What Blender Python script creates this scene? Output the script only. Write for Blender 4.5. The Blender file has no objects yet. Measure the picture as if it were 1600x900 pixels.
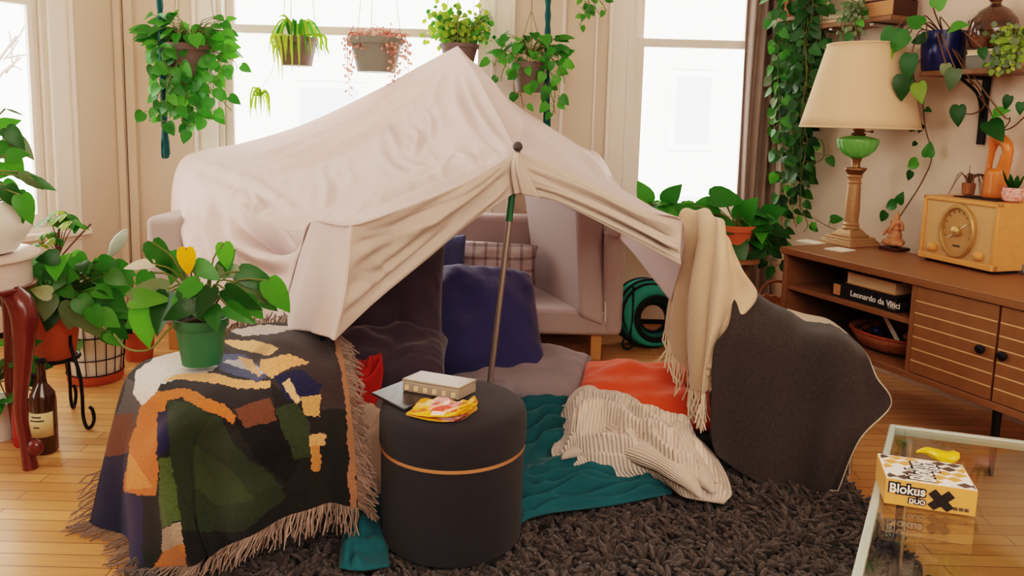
import bpy, bmesh, math, random
import numpy as np
from math import sin, cos, pi, radians, sqrt, atan2
from mathutils import Vector, Matrix, noise
V = Vector
SC = bpy.context.scene
COL = SC.collection
random.seed(7)

# ------------------------------------------------------------------ camera
F, PIT, ROL, CH = 1220.0, radians(7.5), 0.026, 1.2
CX, CY = 800.0, 346.0
fw = V((0, cos(PIT), -sin(PIT)))
u0 = V((0, sin(PIT), cos(PIT)))
r0 = V((1, 0, 0))
rt = cos(ROL) * r0 + sin(ROL) * u0
up = -sin(ROL) * r0 + cos(ROL) * u0
EYE = V((0, 0, CH))

def ray(x, y):
    return fw + rt * ((x - CX) / F) - up * ((y - CY) / F)

def W(x, y, Y):            # point seen at x, y standing at depth Y in the room
    d = ray(x, y)
    return EYE + d * (Y / d.y)

def G(x, y, z=0.0):        # point seen at x, y lying at height z
    d = ray(x, y)
    return EYE + d * ((z - CH) / d.z)

def onplane(x, y, p0, n):
    d = ray(x, y)
    return EYE + d * ((V(p0) - EYE).dot(n) / d.dot(n))

def px(p):
    q = V(p) - EYE
    w = q.dot(fw)
    return (CX + F * q.dot(rt) / w, CY - F * q.dot(up) / w)

cam = bpy.data.objects.new('camera', bpy.data.cameras.new('camera'))
COL.objects.link(cam)
m = Matrix((rt, up, -fw)).transposed().to_4x4()
m.translation = EYE
cam.matrix_world = m
cam.data.sensor_width = 36
cam.data.lens = 36 * F / 1600
cam.data.shift_y = (CY - 450) / 1600
cam.data.clip_start = 0.05
SC.camera = cam

# ------------------------------------------------------------------ materials
def lin(c):
    return tuple(((x / 255) / 12.92 if x <= 10 else ((x / 255 + .055) / 1.055) ** 2.4) for x in c)

def mat(name, col, rough=.6, metal=0, var=0.0, vscale=8, bump=0, bscale=60, trans=0, alpha=None,
        attr=None, sheen=0, spec=.5, coat=0, stretch=None, col2=None, kind='noise', island=0, weave=0):
    m = bpy.data.materials.new(name)
    m.use_nodes = True
    nt = m.node_tree
    N, L = nt.nodes, nt.links
    b = N['Principled BSDF']
    out = N['Material Output']
    c = lin(col) + (1,)
    b.inputs['Base Color'].default_value = c
    b.inputs['Roughness'].default_value = rough
    b.inputs['Metallic'].default_value = metal
    b.inputs['Specular IOR Level'].default_value = spec
    b.inputs['Sheen Weight'].default_value = sheen
    b.inputs['Coat Weight'].default_value = coat
    tc = N.new('ShaderNodeTexCoord')
    src = tc.outputs['Object']
    if stretch:
        mp = N.new('ShaderNodeMapping')
        mp.inputs['Scale'].default_value = stretch
        L.new(src, mp.inputs['Vector'])
        src = mp.outputs['Vector']
    colsock = None
    if attr:
        a = N.new('ShaderNodeAttribute')
        a.attribute_name = attr
        colsock = a.outputs['Color']
    if var or col2:
        if kind == 'wave':
            t = N.new('ShaderNodeTexWave')
            t.inputs['Scale'].default_value = vscale
            t.inputs['Distortion'].default_value = 6
            t.inputs['Detail'].default_value = 3
            f = t.outputs['Fac']
        else:
            t = N.new('ShaderNodeTexNoise')
            t.inputs['Scale'].default_value = vscale
            t.inputs['Detail'].default_value = 5
            f = t.outputs['Fac']
        if col2:
            rp = N.new('ShaderNodeValToRGB')
            rp.color_ramp.elements[0].position = .35
            rp.color_ramp.elements[1].position = .65
            rp.color_ramp.elements[0].color = c
            rp.color_ramp.elements[1].color = lin(col2) + (1,)
            L.new(f, rp.inputs['Fac'])
            colsock = rp.outputs['Color']
        if var:
            hs = N.new('ShaderNodeHueSaturation')
            mr = N.new('ShaderNodeMapRange')
            mr.inputs['To Min'].default_value = 1 - var
            mr.inputs['To Max'].default_value = 1 + var
            L.new(f, mr.inputs['Value'])
            L.new(mr.outputs['Result'], hs.inputs['Value'])
            if colsock: L.new(colsock, hs.inputs['Color'])
            else: hs.inputs['Color'].default_value = c
            colsock = hs.outputs['Color']
    if island:
        gi = N.new('ShaderNodeNewGeometry')
        hs = N.new('ShaderNodeHueSaturation')
        mr = N.new('ShaderNodeMapRange')
        mr.inputs['To Min'].default_value = 1 - island
        mr.inputs['To Max'].default_value = 1 + island
        L.new(gi.outputs['Random Per Island'], mr.inputs['Value'])
        L.new(mr.outputs['Result'], hs.inputs['Value'])
        if colsock: L.new(colsock, hs.inputs['Color'])
        else: hs.inputs['Color'].default_value = c
        colsock = hs.outputs['Color']
    if colsock:
        L.new(colsock, b.inputs['Base Color'])
    if bump:
        t = N.new('ShaderNodeTexNoise')
        t.inputs['Scale'].default_value = bscale
        t.inputs['Detail'].default_value = 6
        L.new(src, t.inputs['Vector'])
        bp = N.new('ShaderNodeBump')
        bp.inputs['Strength'].default_value = bump
        bp.inputs['Distance'].default_value = .01
        L.new(t.outputs['Fac'], bp.inputs['Height'])
        L.new(bp.outputs['Normal'], b.inputs['Normal'])
    if trans:
        tr = N.new('ShaderNodeBsdfTranslucent')
        tr.inputs['Color'].default_value = c
        if colsock: L.new(colsock, tr.inputs['Color'])
        mx = N.new('ShaderNodeMixShader')
        mx.inputs['Fac'].default_value = trans
        L.new(b.outputs[0], mx.inputs[1])
        L.new(tr.outputs[0], mx.inputs[2])
        L.new(mx.outputs[0], out.inputs['Surface'])
    return m

def glassmat(name, tint=(255, 255, 255), refl=.08, rough=.0):
    m = bpy.data.materials.new(name)
    m.use_nodes = True
    N, L = m.node_tree.nodes, m.node_tree.links
    N.remove(N['Principled BSDF'])
    t = N.new('ShaderNodeBsdfTransparent')
    t.inputs['Color'].default_value = lin(tint) + (1,)
    g = N.new('ShaderNodeBsdfGlossy')
    g.inputs['Roughness'].default_value = rough
    fr = N.new('ShaderNodeLayerWeight')
    fr.inputs['Blend'].default_value = .5
    pw = N.new('ShaderNodeMath')
    pw.operation = 'POWER'
    pw.inputs[1].default_value = 4
    L.new(fr.outputs['Facing'], pw.inputs[0])
    ad = N.new('ShaderNodeMath')
    ad.operation = 'MULTIPLY_ADD'
    ad.inputs[1].default_value = .8
    ad.inputs[2].default_value = .03 + refl
    mx = N.new('ShaderNodeMixShader')
    L.new(pw.outputs[0], ad.inputs[0])
    L.new(ad.outputs[0], mx.inputs['Fac'])
    L.new(t.outputs[0], mx.inputs[1])
    L.new(g.outputs[0], mx.inputs[2])
    L.new(mx.outputs[0], N['Material Output'].inputs['Surface'])
    return m

M = {}
M['wall'] = mat('wall paint', (226, 205, 186), .8, var=.04, vscale=3)
M['trim'] = mat('trim paint', (240, 228, 217), .45)
M['ceil'] = mat('ceiling paint', (235, 225, 215), .9)
M['sheet'] = mat('cotton sheet', (244, 226, 222), .85, trans=.34, bump=.25, bscale=35, sheen=.1)
M['hem'] = mat('doubled sheet hem', (216, 200, 188), .85, trans=.10, bump=.35, bscale=45, sheen=.1)
M['sofa'] = mat('sofa fabric', (186, 170, 166), .9, var=.06, vscale=120, bump=.2, bscale=250, sheen=.2)
M['piping'] = mat('piping', (225, 215, 210), .8)
M['lwood'] = mat('light wood', (214, 160, 100), .5, var=.12, vscale=14)
M['navy'] = mat('navy cotton', (56, 56, 98), .9, var=.08, vscale=20, bump=.3, bscale=25, sheen=.25)
M['plum'] = mat('plum cotton', (66, 54, 66), .9, var=.08, vscale=12, bump=.35, bscale=22, sheen=.2)
M['blue'] = mat('blue cotton', (84, 92, 130), .9, sheen=.2, bump=.2)
M['greycush'] = mat('grey cotton', (150, 138, 140), .9, bump=.3, bscale=25, sheen=.2)
M['mauve'] = mat('mauve mat fabric', (122, 108, 110), .9, bump=.25, bscale=40, sheen=.2)
M['red'] = mat('red cloth', (176, 40, 28), .8, bump=.5, bscale=25, var=.2, vscale=10)
M['orange'] = mat('orange cotton', (232, 92, 48), .85, bump=.35, bscale=25, sheen=.2)
M['teal'] = mat('teal velvet', (22, 92, 100), .9, sheen=.12, var=.25, vscale=9, bump=.3, bscale=30)
M['cream'] = mat('cream knit', (222, 200, 182), .9, sheen=.2)
M['throw'] = mat('cream wool', (226, 200, 172), .9, trans=.12, bump=.3, bscale=120, sheen=.2)
M['char'] = mat('charcoal wool', (60, 55, 53), .95, var=.55, vscale=75, bump=.35, bscale=320, sheen=.12)
M['charedge'] = mat('pale wool', (205, 190, 172), .9, bump=.2)
M['otto'] = mat('ottoman felt', (42, 42, 47), .95, var=.2, vscale=260, bump=.4, bscale=300, sheen=.1)
M['band'] = mat('tan leather', (186, 132, 90), .5, bump=.1)
M['shag'] = mat('shag yarn', (74, 65, 61), .9, island=.45, sheen=.2)
M['rugbase'] = mat('rug backing', (40, 36, 35), .95)
M['walnut'] = mat('walnut', (138, 98, 66), .42, var=.22, vscale=5, stretch=None, bump=.05, bscale=60)
M['walnutd'] = mat('dark walnut', (74, 46, 32), .6, var=.15, vscale=6)
M['inlay'] = mat('pale inlay', (220, 180, 135), .5)
M['blackm'] = mat('black metal', (24, 24, 26), .45, metal=.4)
M['black'] = mat('black matte', (22, 21, 23), .7)
M['steel'] = mat('brushed steel', (190, 188, 182), .3, metal=1)
M['polem'] = mat('pole metal', (150, 140, 132), .4, metal=.7)
M['knob'] = mat('pole knob', (72, 64, 60), .5)
M['greentape'] = mat('green tape', (30, 92, 58), .5)
M['terra'] = mat('terracotta', (186, 96, 58), .8, var=.15, vscale=15)
M['grnpot'] = mat('green plastic', (54, 112, 78), .45)
M['greypot'] = mat('grey plastic pot', (138, 136, 124), .6, trans=.12)
M['brownpot'] = mat('brown plastic pot', (128, 106, 102), .6, trans=.15)
M['whitepot'] = mat('white ceramic', (232, 226, 220), .3)
M['bluepot'] = mat('cobalt glaze', (40, 48, 104), .25, var=.25, vscale=9)
M['soil'] = mat('soil', (48, 36, 28), .95, bump=.8, bscale=60)
M['leaf'] = mat('leaf', (60, 120, 40), .38, attr='Col', trans=.35, var=.12, vscale=30)
M['vine'] = mat('vine stem', (104, 110, 52), .7)
M['brownvine'] = mat('woody stem', (112, 82, 56), .8)
M['wire'] = mat('hanger wire', (150, 120, 90), .5)
M['tealrope'] = mat('teal cord', (20, 84, 84), .8, bump=.6, bscale=90)
M['curtain'] = mat('grey curtain', (186, 168, 158), .9, trans=.3, bump=.2, bscale=200)
M['shade'] = mat('pleated shade', (246, 216, 182), .8, trans=.25)
M['brass'] = mat('aged brass', (148, 112, 78), .35, metal=.8)
M['column'] = mat('antique column', (176, 138, 100), .45, var=.25, vscale=18, metal=.25)
M['greenglass'] = mat('green glass', (150, 220, 130), .1, trans=.45)
M['radio'] = mat('oak veneer', (222, 160, 96), .45, var=.12, vscale=10)
M['radiof'] = mat('radio cloth', (214, 172, 124), .7, var=.1, vscale=40, bump=.3, bscale=150)
M['gold'] = mat('dial gold', (206, 170, 116), .35, metal=.6)
M['dial'] = mat('dial face', (196, 150, 100), .5)
M['carve'] = mat('orange carved wood', (214, 122, 52), .4, var=.12, vscale=10, coat=.3)
M['copper'] = mat('figurine resin', (196, 138, 98), .45, var=.2, vscale=40)
M['darkwood'] = mat('dark wood', (72, 40, 34), .4)
M['mahog'] = mat('mahogany', (104, 42, 34), .3, var=.3, vscale=10, coat=.4)
M['marble'] = mat('pale marble', (214, 196, 186), .25, var=.1, vscale=9)
M['paper'] = mat('paper', (232, 222, 206), .8)
M['pages'] = mat('book pages', (226, 196, 158), .85, var=.08, vscale=60)
M['tan'] = mat('tan board', (190, 140, 96), .7)
M['wicker'] = mat('wicker', (164, 106, 70), .8, bump=.8, bscale=60)
M['whitep'] = mat('white print', (245, 240, 235), .6)
M['boxo'] = mat('box orange', (226, 166, 98), .5)
M['boxd'] = mat('box dark brown', (92, 76, 68), .5)
M['boxb'] = mat('print black', (26, 22, 22), .5)
M['yellow'] = mat('yellow wrapper', (228, 188, 40), .3)
M['bag'] = mat('foil bag', (240, 180, 50), .3, attr='Col', bump=.4, bscale=40)
M['clearbox'] = mat('frosted plastic', (184, 166, 146), .3, trans=.15)
M['notebook'] = mat('notebook cover', (66, 62, 62), .28)
M['amber'] = mat('amber bottle', (70, 46, 28), .15, spec=.7)
M['label'] = mat('bottle label', (222, 200, 150), .6)
M['redgl'] = mat('red gloss', (176, 26, 30), .2, coat=.5)
M['hoop'] = mat('teal nylon', (64, 178, 158), .6, trans=.3)
M['hoop2'] = mat('deep teal nylon', (20, 116, 106), .6, trans=.2)
M['blanket'] = mat('jacquard blanket', (90, 80, 60), .95, attr='Col', var=.4, vscale=90, bump=.25, bscale=400, sheen=.1)
M['fringe'] = mat('blanket fringe', (138, 118, 106), .9, island=.45)
M['cfringe'] = mat('cream fringe', (236, 216, 192), .9)
M['siding'] = mat('neighbour siding', (245, 243, 242), .8)
M['extwin'] = mat('neighbour window', (196, 196, 204), .4)
M['bark'] = mat('bark', (150, 130, 120), .9)
M['vase'] = mat('brown glaze', (58, 42, 36), .12, col2=(110, 70, 44), vscale=3, coat=.6)
M['bronze'] = mat('grey card', (130, 126, 120), .6)
M['window'] = glassmat('window glass', (252, 254, 252), .0)
M['tableglass'] = glassmat('table glass', (244, 248, 244), .05, .03)
M['greenedge'] = mat('glass edge', (206, 216, 206), .15, trans=.2)
M['clear'] = glassmat('clear glass', (238, 236, 228), .0, .15)

def plaid():
    m = mat('plaid cotton', (186, 172, 166), .9, bump=.25, bscale=25)
    N, L = m.node_tree.nodes, m.node_tree.links
    b = N['Principled BSDF']
    tc = N.new('ShaderNodeTexCoord')
    cols = []
    for d in ('X', 'Z'):
        w = N.new('ShaderNodeTexWave')
        w.bands_direction = d
        w.inputs['Scale'].default_value = 5
        w.wave_profile = 'SIN'
        L.new(tc.outputs['Object'], w.inputs['Vector'])
        r = N.new('ShaderNodeValToRGB')
        r.color_ramp.interpolation = 'CONSTANT'
        r.color_ramp.elements[0].color = (1, 1, 1, 1)
        r.color_ramp.elements[1].position = .86
        r.color_ramp.elements[1].color = (.62, .58, .6, 1)
        L.new(w.outputs['Fac'], r.inputs['Fac'])
        cols.append(r)
    mx = N.new('ShaderNodeMix')
    mx.data_type = 'RGBA'
    mx.blend_type = 'MULTIPLY'
    mx.inputs['Factor'].default_value = 1
    L.new(cols[0].outputs[0], mx.inputs['A'])
    L.new(cols[1].outputs[0], mx.inputs['B'])
    m2 = N.new('ShaderNodeMix')
    m2.data_type = 'RGBA'
    m2.blend_type = 'MULTIPLY'
    m2.inputs['Factor'].default_value = 1
    m2.inputs['A'].default_value = lin((190, 176, 172)) + (1,)
    L.new(mx.outputs['Result'], m2.inputs['B'])
    L.new(m2.outputs['Result'], b.inputs['Base Color'])
    return m
M['plaid'] = plaid()

def floormat():
    m = bpy.data.materials.new('strip maple floor')
    m.use_nodes = True
    N, L = m.node_tree.nodes, m.node_tree.links
    b = N['Principled BSDF']
    b.inputs['Roughness'].default_value = .32
    tc = N.new('ShaderNodeTexCoord')
    br = N.new('ShaderNodeTexBrick')
    br.inputs['Scale'].default_value = 1
    br.inputs['Brick Width'].default_value = .75
    br.inputs['Row Height'].default_value = .058
    br.inputs['Mortar Size'].default_value = .0016
    br.inputs['Color1'].default_value = lin((226, 172, 116)) + (1,)
    br.inputs['Color2'].default_value = lin((205, 148, 94)) + (1,)
    br.inputs['Mortar'].default_value = lin((130, 84, 50)) + (1,)
    br.offset = .37
    L.new(tc.outputs['Object'], br.inputs['Vector'])
    mp = N.new('ShaderNodeMapping')
    mp.inputs['Scale'].default_value = (2, 30, 1)
    L.new(tc.outputs['Object'], mp.inputs['Vector'])
    n = N.new('ShaderNodeTexNoise')
    n.inputs['Scale'].default_value = 3
    n.inputs['Detail'].default_value = 6
    L.new(mp.outputs[0], n.inputs['Vector'])
    hs = N.new('ShaderNodeHueSaturation')
    mr = N.new('ShaderNodeMapRange')
    mr.inputs['To Min'].default_value = .82
    mr.inputs['To Max'].default_value = 1.16
    L.new(n.outputs['Fac'], mr.inputs['Value'])
    L.new(mr.outputs[0], hs.inputs['Value'])
    L.new(br.outputs['Color'], hs.inputs['Color'])
    L.new(hs.outputs[0], b.inputs['Base Color'])
    return m
M['floor'] = floormat()

def knitmat():
    m = mat('ribbed knit', (224, 204, 188), .95, sheen=.2)
    N, L = m.node_tree.nodes, m.node_tree.links
    b = N['Principled BSDF']
    a = N.new('ShaderNodeUVMap')
    w = N.new('ShaderNodeTexWave')
    w.bands_direction = 'X'
    w.inputs['Scale'].default_value = 15
    w.inputs['Distortion'].default_value = 1.0
    L.new(a.outputs[0], w.inputs['Vector'])
    bp = N.new('ShaderNodeBump')
    bp.inputs['Strength'].default_value = .5
    bp.inputs['Distance'].default_value = .01
    L.new(w.outputs['Fac'], bp.inputs['Height'])
    L.new(bp.outputs[0], b.inputs['Normal'])
    r = N.new('ShaderNodeValToRGB')
    r.color_ramp.elements[0].color = lin((216, 197, 181)) + (1,)
    r.color_ramp.elements[1].color = lin((232, 214, 200)) + (1,)
    L.new(w.outputs['Fac'], r.inputs['Fac'])
    L.new(r.outputs[0], b.inputs['Base Color'])
    return m
M['knit'] = knitmat()

# ------------------------------------------------------------------ mesh helpers
def world_loc(o):
    p = V((0, 0, 0))
    while o:
        p += o.location
        o = o.parent
    return p

def thing(name, label, cat, loc=(0, 0, 0), group=None):
    o = bpy.data.objects.new(name, None)
    COL.objects.link(o)
    o.empty_display_size = .05
    o.location = loc
    o['label'] = label
    o['category'] = cat
    if group: o['group'] = group
    return o

def tag(o, label, cat, group=None):
    o['label'] = label
    o['category'] = cat
    if group: o['group'] = group
    return o

def frame(y, n):
    """rotation with local Y along y and local Z near n"""
    y = V(y).normalized()
    x = y.cross(V(n))
    if x.length < 1e-4: x = y.cross(V((1, .3, .2)))
    x.normalize()
    z = x.cross(y)
    return Matrix((x, y, z)).transposed()

class MB:
    def __init__(s):
        s.v, s.f, s.mi, s.c, s.uv = [], [], [], [], {}
        s.hascol = False

    def add(s, vs, fs, mi=0, col=None):
        k = len(s.v)
        s.v += [V(p) for p in vs]
        for f in fs:
            s.f.append([i + k for i in f])
            s.mi.append(mi)
            s.c.append(col)
        if col: s.hascol = True
        return k

    def box(s, c, size, R=None, mi=0, taper=1):
        c = V(c)
        hx, hy, hz = size[0] / 2, size[1] / 2, size[2] / 2
        vs = []
        for z in (-1, 1):
            t = taper if z > 0 else 1
            for x, y in ((-1, -1), (1, -1), (1, 1), (-1, 1)):
                p = V((x * hx * t, y * hy * t, z * hz))
                vs.append(c + (R @ p if R else p))
        s.add(vs, [(3, 2, 1, 0), (4, 5, 6, 7), (0, 1, 5, 4), (1, 2, 6, 5), (2, 3, 7, 6), (3, 0, 4, 7)], mi)
        return s

    def prism(s, poly, axis, mi=0):
        """extrude polygon (world points) along vector axis"""
        n = len(poly)
        axis = V(axis)
        vs = [V(p) for p in poly] + [V(p) + axis for p in poly]
        s.add(vs, [tuple(range(n - 1, -1, -1)), tuple(range(n, 2 * n))] + [(i, (i + 1) % n, n + (i + 1) % n, n + i) for i in range(n)], mi)
        return s

    def tube(s, pts, r, n=8, mi=0, cap=True, col=None):
        pts = [V(p) for p in pts]
        if not isinstance(r, (list, tuple)): r = [r] * len(pts)
        vs, fs = [], []
        pn = None
        for i, p in enumerate(pts):
            d = (pts[min(i + 1, len(pts) - 1)] - pts[max(i - 1, 0)])
            if d.length < 1e-7: d = V((0, 0, 1))
            d.normalize()
            if pn is None:
                pn = d.orthogonal().normalized()
            else:
                pn = (pn - d * pn.dot(d))
                if pn.length < 1e-5: pn = d.orthogonal()
                pn.normalize()
            b = d.cross(pn)
            for k in range(n):
                a = 2 * pi * k / n
                vs.append(p + (pn * cos(a) + b * sin(a)) * r[i])
        for i in range(len(pts) - 1):
            for k in range(n):
                fs.append((i * n + k, i * n + (k + 1) % n, (i + 1) * n + (k + 1) % n, (i + 1) * n + k))
        if cap:
            fs.append(tuple(range(n - 1, -1, -1)))
            fs.append(tuple(range((len(pts) - 1) * n, len(pts) * n)))
        s.add(vs, fs, mi, col)
        return s

    def lathe(s, prof, c, n=32, mi=0, R=None, flute=None, sq=None):
        """prof: (radius, height) list"""
        c = V(c)
        vs, fs = [], []
        for j, (r, z) in enumerate(prof):
            for k in range(n):
                a = 2 * pi * k / n
                rr = r
                if flute: rr = r * (1 + flute[1] * cos(flute[0] * a))
                p = V((rr * cos(a), rr * sin(a), z))
                vs.append(c + (R @ p if R else p))
        for j in range(len(prof) - 1):
            for k in range(n):
                fs.append((j * n + k, j * n + (k + 1) % n, (j + 1) * n + (k + 1) % n, (j + 1) * n + k))
        if prof[0][0] > 1e-4: fs.append(tuple(range(n - 1, -1, -1)))
        if prof[-1][0] > 1e-4 and prof[-1] != prof[0]: fs.append(tuple(range((len(prof) - 1) * n, len(prof) * n)))
        s.add(vs, fs, mi)
        return s

    def ball(s, c, r, n=14, mi=0, R=None):
        if not isinstance(r, (tuple, list)): r = (r, r, r)
        c = V(c)
        vs, fs = [], []
        m_ = n // 2
        for j in range(m_ + 1):
            t = pi * j / m_
            for k in range(n):
                a = 2 * pi * k / n
                p = V((r[0] * sin(t) * cos(a), r[1] * sin(t) * sin(a), -r[2] * cos(t)))
                vs.append(c + (R @ p if R else p))
        for j in range(m_):
            for k in range(n):
                fs.append((j * n + k, j * n + (k + 1) % n, (j + 1) * n + (k + 1) % n, (j + 1) * n + k))
        s.add(vs, fs, mi)
        return s

    def grid(s, rows, mi=0, colf=None, close=False, uv=False):
        n, w = len(rows), len(rows[0])
        vs = [p for r in rows for p in r]
        k0 = len(s.v)
        s.v += vs
        for j in range(n - 1):
            for i in range(w - 1 + (1 if close else 0)):
                i2 = (i + 1) % w
                f = [k0 + j * w + i, k0 + j * w + i2, k0 + (j + 1) * w + i2, k0 + (j + 1) * w + i]
                s.f.append(f)
                s.mi.append(mi)
                if colf:
                    q = (s.v[f[0]] + s.v[f[1]] + s.v[f[2]] + s.v[f[3]]) / 4
                    s.c.append(colf(q, i / (w - 1), j / (n - 1)))
                    s.hascol = True
                else: s.c.append(None)
        if uv:
            for j in range(n):
                for i in range(w):
                    s.uv[k0 + j * w + i] = (i / (w - 1), j / (n - 1))
        return s

    def build(s, name, mats, parent=None, smooth=True, bevel=0, solid=0, subsurf=0, loc=None, remesh=0, segs=2, weld=0):
        me = bpy.data.meshes.new(name)
        if parent is not None: org = world_loc(parent)
        elif loc is not None: org = V(loc)
        else:
            xs = [p.x for p in s.v]; ys = [p.y for p in s.v]; zs = [p.z for p in s.v]
            org = V(((min(xs) + max(xs)) / 2, (min(ys) + max(ys)) / 2, min(zs)))
        me.from_pydata([tuple(p - org) for p in s.v], [], s.f)
        if not isinstance(mats, (list, tuple)): mats = [mats]
        for m_ in mats: me.materials.append(m_)
        me.polygons.foreach_set('material_index', s.mi)
        me.polygons.foreach_set('use_smooth', [smooth] * len(s.f))
        if s.hascol:
            ca = me.color_attributes.new('Col', 'FLOAT_COLOR', 'CORNER')
            data = []
            for p, c in zip(me.polygons, s.c):
                cc = (c or (1, 1, 1))
                data += list(cc[:3]) * 1 + [1.0] if False else []
                for _ in range(p.loop_total): data += [cc[0], cc[1], cc[2], 1.0]
            ca.data.foreach_set('color', data)
        if s.uv:
            ul = me.uv_layers.new(name='UVMap')
            for lp in me.loops:
                ul.data[lp.index].uv = s.uv.get(lp.vertex_index, (0, 0))
        me.update()
        o = bpy.data.objects.new(name, me)
        COL.objects.link(o)
        if parent is not None: o.parent = parent
        else: o.location = org
        if weld:
            md = o.modifiers.new('weld', 'WELD'); md.merge_threshold = weld
        if remesh:
            md = o.modifiers.new('remesh', 'REMESH'); md.mode = 'VOXEL'; md.voxel_size = remesh; md.use_smooth_shade = True
            md = o.modifiers.new('smooth', 'SMOOTH'); md.iterations = 6; md.factor = .5
        if bevel:
            md = o.modifiers.new('bevel', 'BEVEL')
            md.width = bevel; md.segments = segs; md.limit_method = 'ANGLE'; md.angle_limit = radians(40)
            md.harden_normals = False
        if solid:
            md = o.modifiers.new('solid', 'SOLIDIFY'); md.thickness = solid; md.offset = 0
        if subsurf:
            md = o.modifiers.new('sub', 'SUBSURF'); md.levels = subsurf; md.render_levels = subsurf
        if smooth and (bevel or not (solid or subsurf or remesh)):
            try:
                me.set_sharp_from_angle(angle=radians(40))
            except Exception:
                pass
        return o

def struct(o):
    o['kind'] = 'structure'
    return o

def cr(P, t):
    """Catmull-Rom through list P, t in 0..1"""
    n = len(P) - 1
    x = min(max(t, 0), 1) * n
    i = min(int(x), n - 1)
    u = x - i
    p1, p2 = P[i], P[i + 1]
    p0 = P[i - 1] if i > 0 else p1 * 2 - p2
    p3 = P[i + 2] if i + 2 <= n else p2 * 2 - p1
    return .5 * ((2 * p1) + (p2 - p0) * u + (2 * p0 - 5 * p1 + 4 * p2 - p3) * u * u + (3 * p1 - p0 - 3 * p2 + p3) * u ** 3)

def curve(P, n):
    P = [V(p) for p in P]
    return [cr(P, i / (n - 1)) for i in range(n)]

def loft(rows, nu, nv, disp=None, face=False):
    """rows: list of control rows (any number of points each) -> nv x nu points"""
    R = [curve(r, nu) for r in rows]
    out = [[cr([r[i] for r in R], j / (nv - 1)) for i in range(nu)] for j in range(nv)]
    if disp:
        res = []
        for j in range(nv):
            row = []
            for i in range(nu):
                a = out[j][min(i + 1, nu - 1)] - out[j][max(i - 1, 0)]
                b = out[min(j + 1, nv - 1)][i] - out[max(j - 1, 0)][i]
                n = a.cross(b)
                if n.length > 1e-9: n.normalize()
                if face and n.dot(EYE - out[j][i]) < 0: n = -n
                row.append(out[j][i] + n * disp(i / (nu - 1), j / (nv - 1), out[j][i]))
            res.append(row)
        out = res
    return out

def nz(x, y=0, z=0):
    return noise.noise(V((x, y, z)))

def ridge(x, y, z=0):
    return (1 - abs(nz(x, y, z)) * 1.6)

def cushion(c, size, R, thick_pow=.5, wr=.012, seed=0, n=40, sag=0, flare=0, corner=0):
    """pillow centred at c: size (w, h, t), R rotation whose local z is thickness"""
    mb = MB()
    w, h, t = size
    for side in (1, -1):
        rows = []
        for j in range(n + 1):
            row = []
            for i in range(n + 1):
                u = -1 + 2 * i / n
                v = -1 + 2 * j / n
                k = max(0, (1 - abs(u) ** 2.6)) * max(0, (1 - abs(v) ** 2.6))
                pinch = 1 - .055 * (1 - abs(u) ** 2) * (abs(v) ** 6) - .0 * v
                pv = 1 - .055 * (1 - abs(v) ** 2) * (abs(u) ** 6)
                z = side * (t / 2) * (k ** thick_pow)
                q = V((u * w / 2 * pv * (1 - flare * v) * (1 - corner * abs(v) ** 6), v * h / 2 * pinch * (1 - corner * abs(u) ** 6), 0))
                z += side * wr * nz(u * 2.2 + seed, v * 2.2, seed) * k ** .3
                z += side * wr * .5 * ridge(u * 4 + v * 2 + seed, v * 3 - u, seed) * (1 - k) * k ** .2
                q.z = z - sag * (u * u)
                row.append(V(c) + R @ q)
            rows.append(row)
        if side < 0: rows = [r[::-1] for r in rows]
        mb.grid(rows)
    return mb

# ------------------------------------------------------------------ leaves
HEART = ([(0, 0, 0), (0, .05, 0), (0, .18, 0), (0, .36, 0), (0, .55, 0), (0, .75, 0), (0, .9, 0), (0, 1, 0)],
         [(.11, -.07), (.29, -.05), (.40, .10), (.42, .30), (.34, .54), (.20, .76), (.075, .91)])
LANCE = ([(0, 0, 0), (0, .1, 0), (0, .28, 0), (0, .5, 0), (0, .72, 0), (0, 1, 0)],
         [(.03, .02), (.12, .12), (.20, .30), (.21, .52), (.13, .76)])
ROUND = ([(0, 0, 0), (0, .2, 0), (0, .5, 0), (0, .8, 0), (0, 1, 0)],
         [(.12, .03), (.34, .22), (.42, .5), (.28, .82)])

def leaf(mb, base, d, n, L, shape=HEART, wid=1.0, droop=.25, fold=.18, col=(.1, .3, .05)):
    R = frame(d, n)
    mid, side = shape
    def pt(x, y):
        z = fold * abs(x) - droop * y * y
        return V(base) + R @ (V((x * wid, y, z)) * L)
    vs = [pt(0, p[1]) for p in mid]
    Ls = [pt(-x, y) for x, y in side]
    Rs = [pt(x, y) for x, y in side]
    vs += Ls + Rs
    nm, ns = len(mid), len(side)
    fs = []
    for k in range(ns - 1):
        fs.append((k, nm + k, nm + k + 1, k + 1) if k else (0, nm, nm + 1, 1))
        fs.append((k, k + 1, nm + ns + k + 1, nm + ns + k))
    fs.append((ns - 1, nm + ns - 1, nm - 1))
    fs.append((ns - 1, nm - 1, nm + 2 * ns - 1))
    # remaining mid ring
    mb.add(vs, fs, 0, col)

def greens(kind='pothos', rnd=random):
    t = rnd.random()
    if kind == 'lime': c = (120 + 60 * t, 160 + 40 * t, 50 + 30 * t)
    elif kind == 'dark': c = (24 + 30 * t, 70 + 45 * t, 24 + 20 * t)
    elif kind == 'varieg': c = (150 + 50 * t, 180 + 30 * t, 120 + 40 * t) if t > .88 else (50 + 50 * t, 110 + 50 * t, 50)
    elif kind == 'red': c = (205 + 30 * t, 140 + 50 * t, 125 + 50 * t)
    elif kind == 'grey': c = (90 + 50 * t, 116 + 40 * t, 76 + 40 * t)
    else: c = (44 + 50 * t, 112 + 60 * t, 34 + 22 * t)
    return lin(c)

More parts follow.
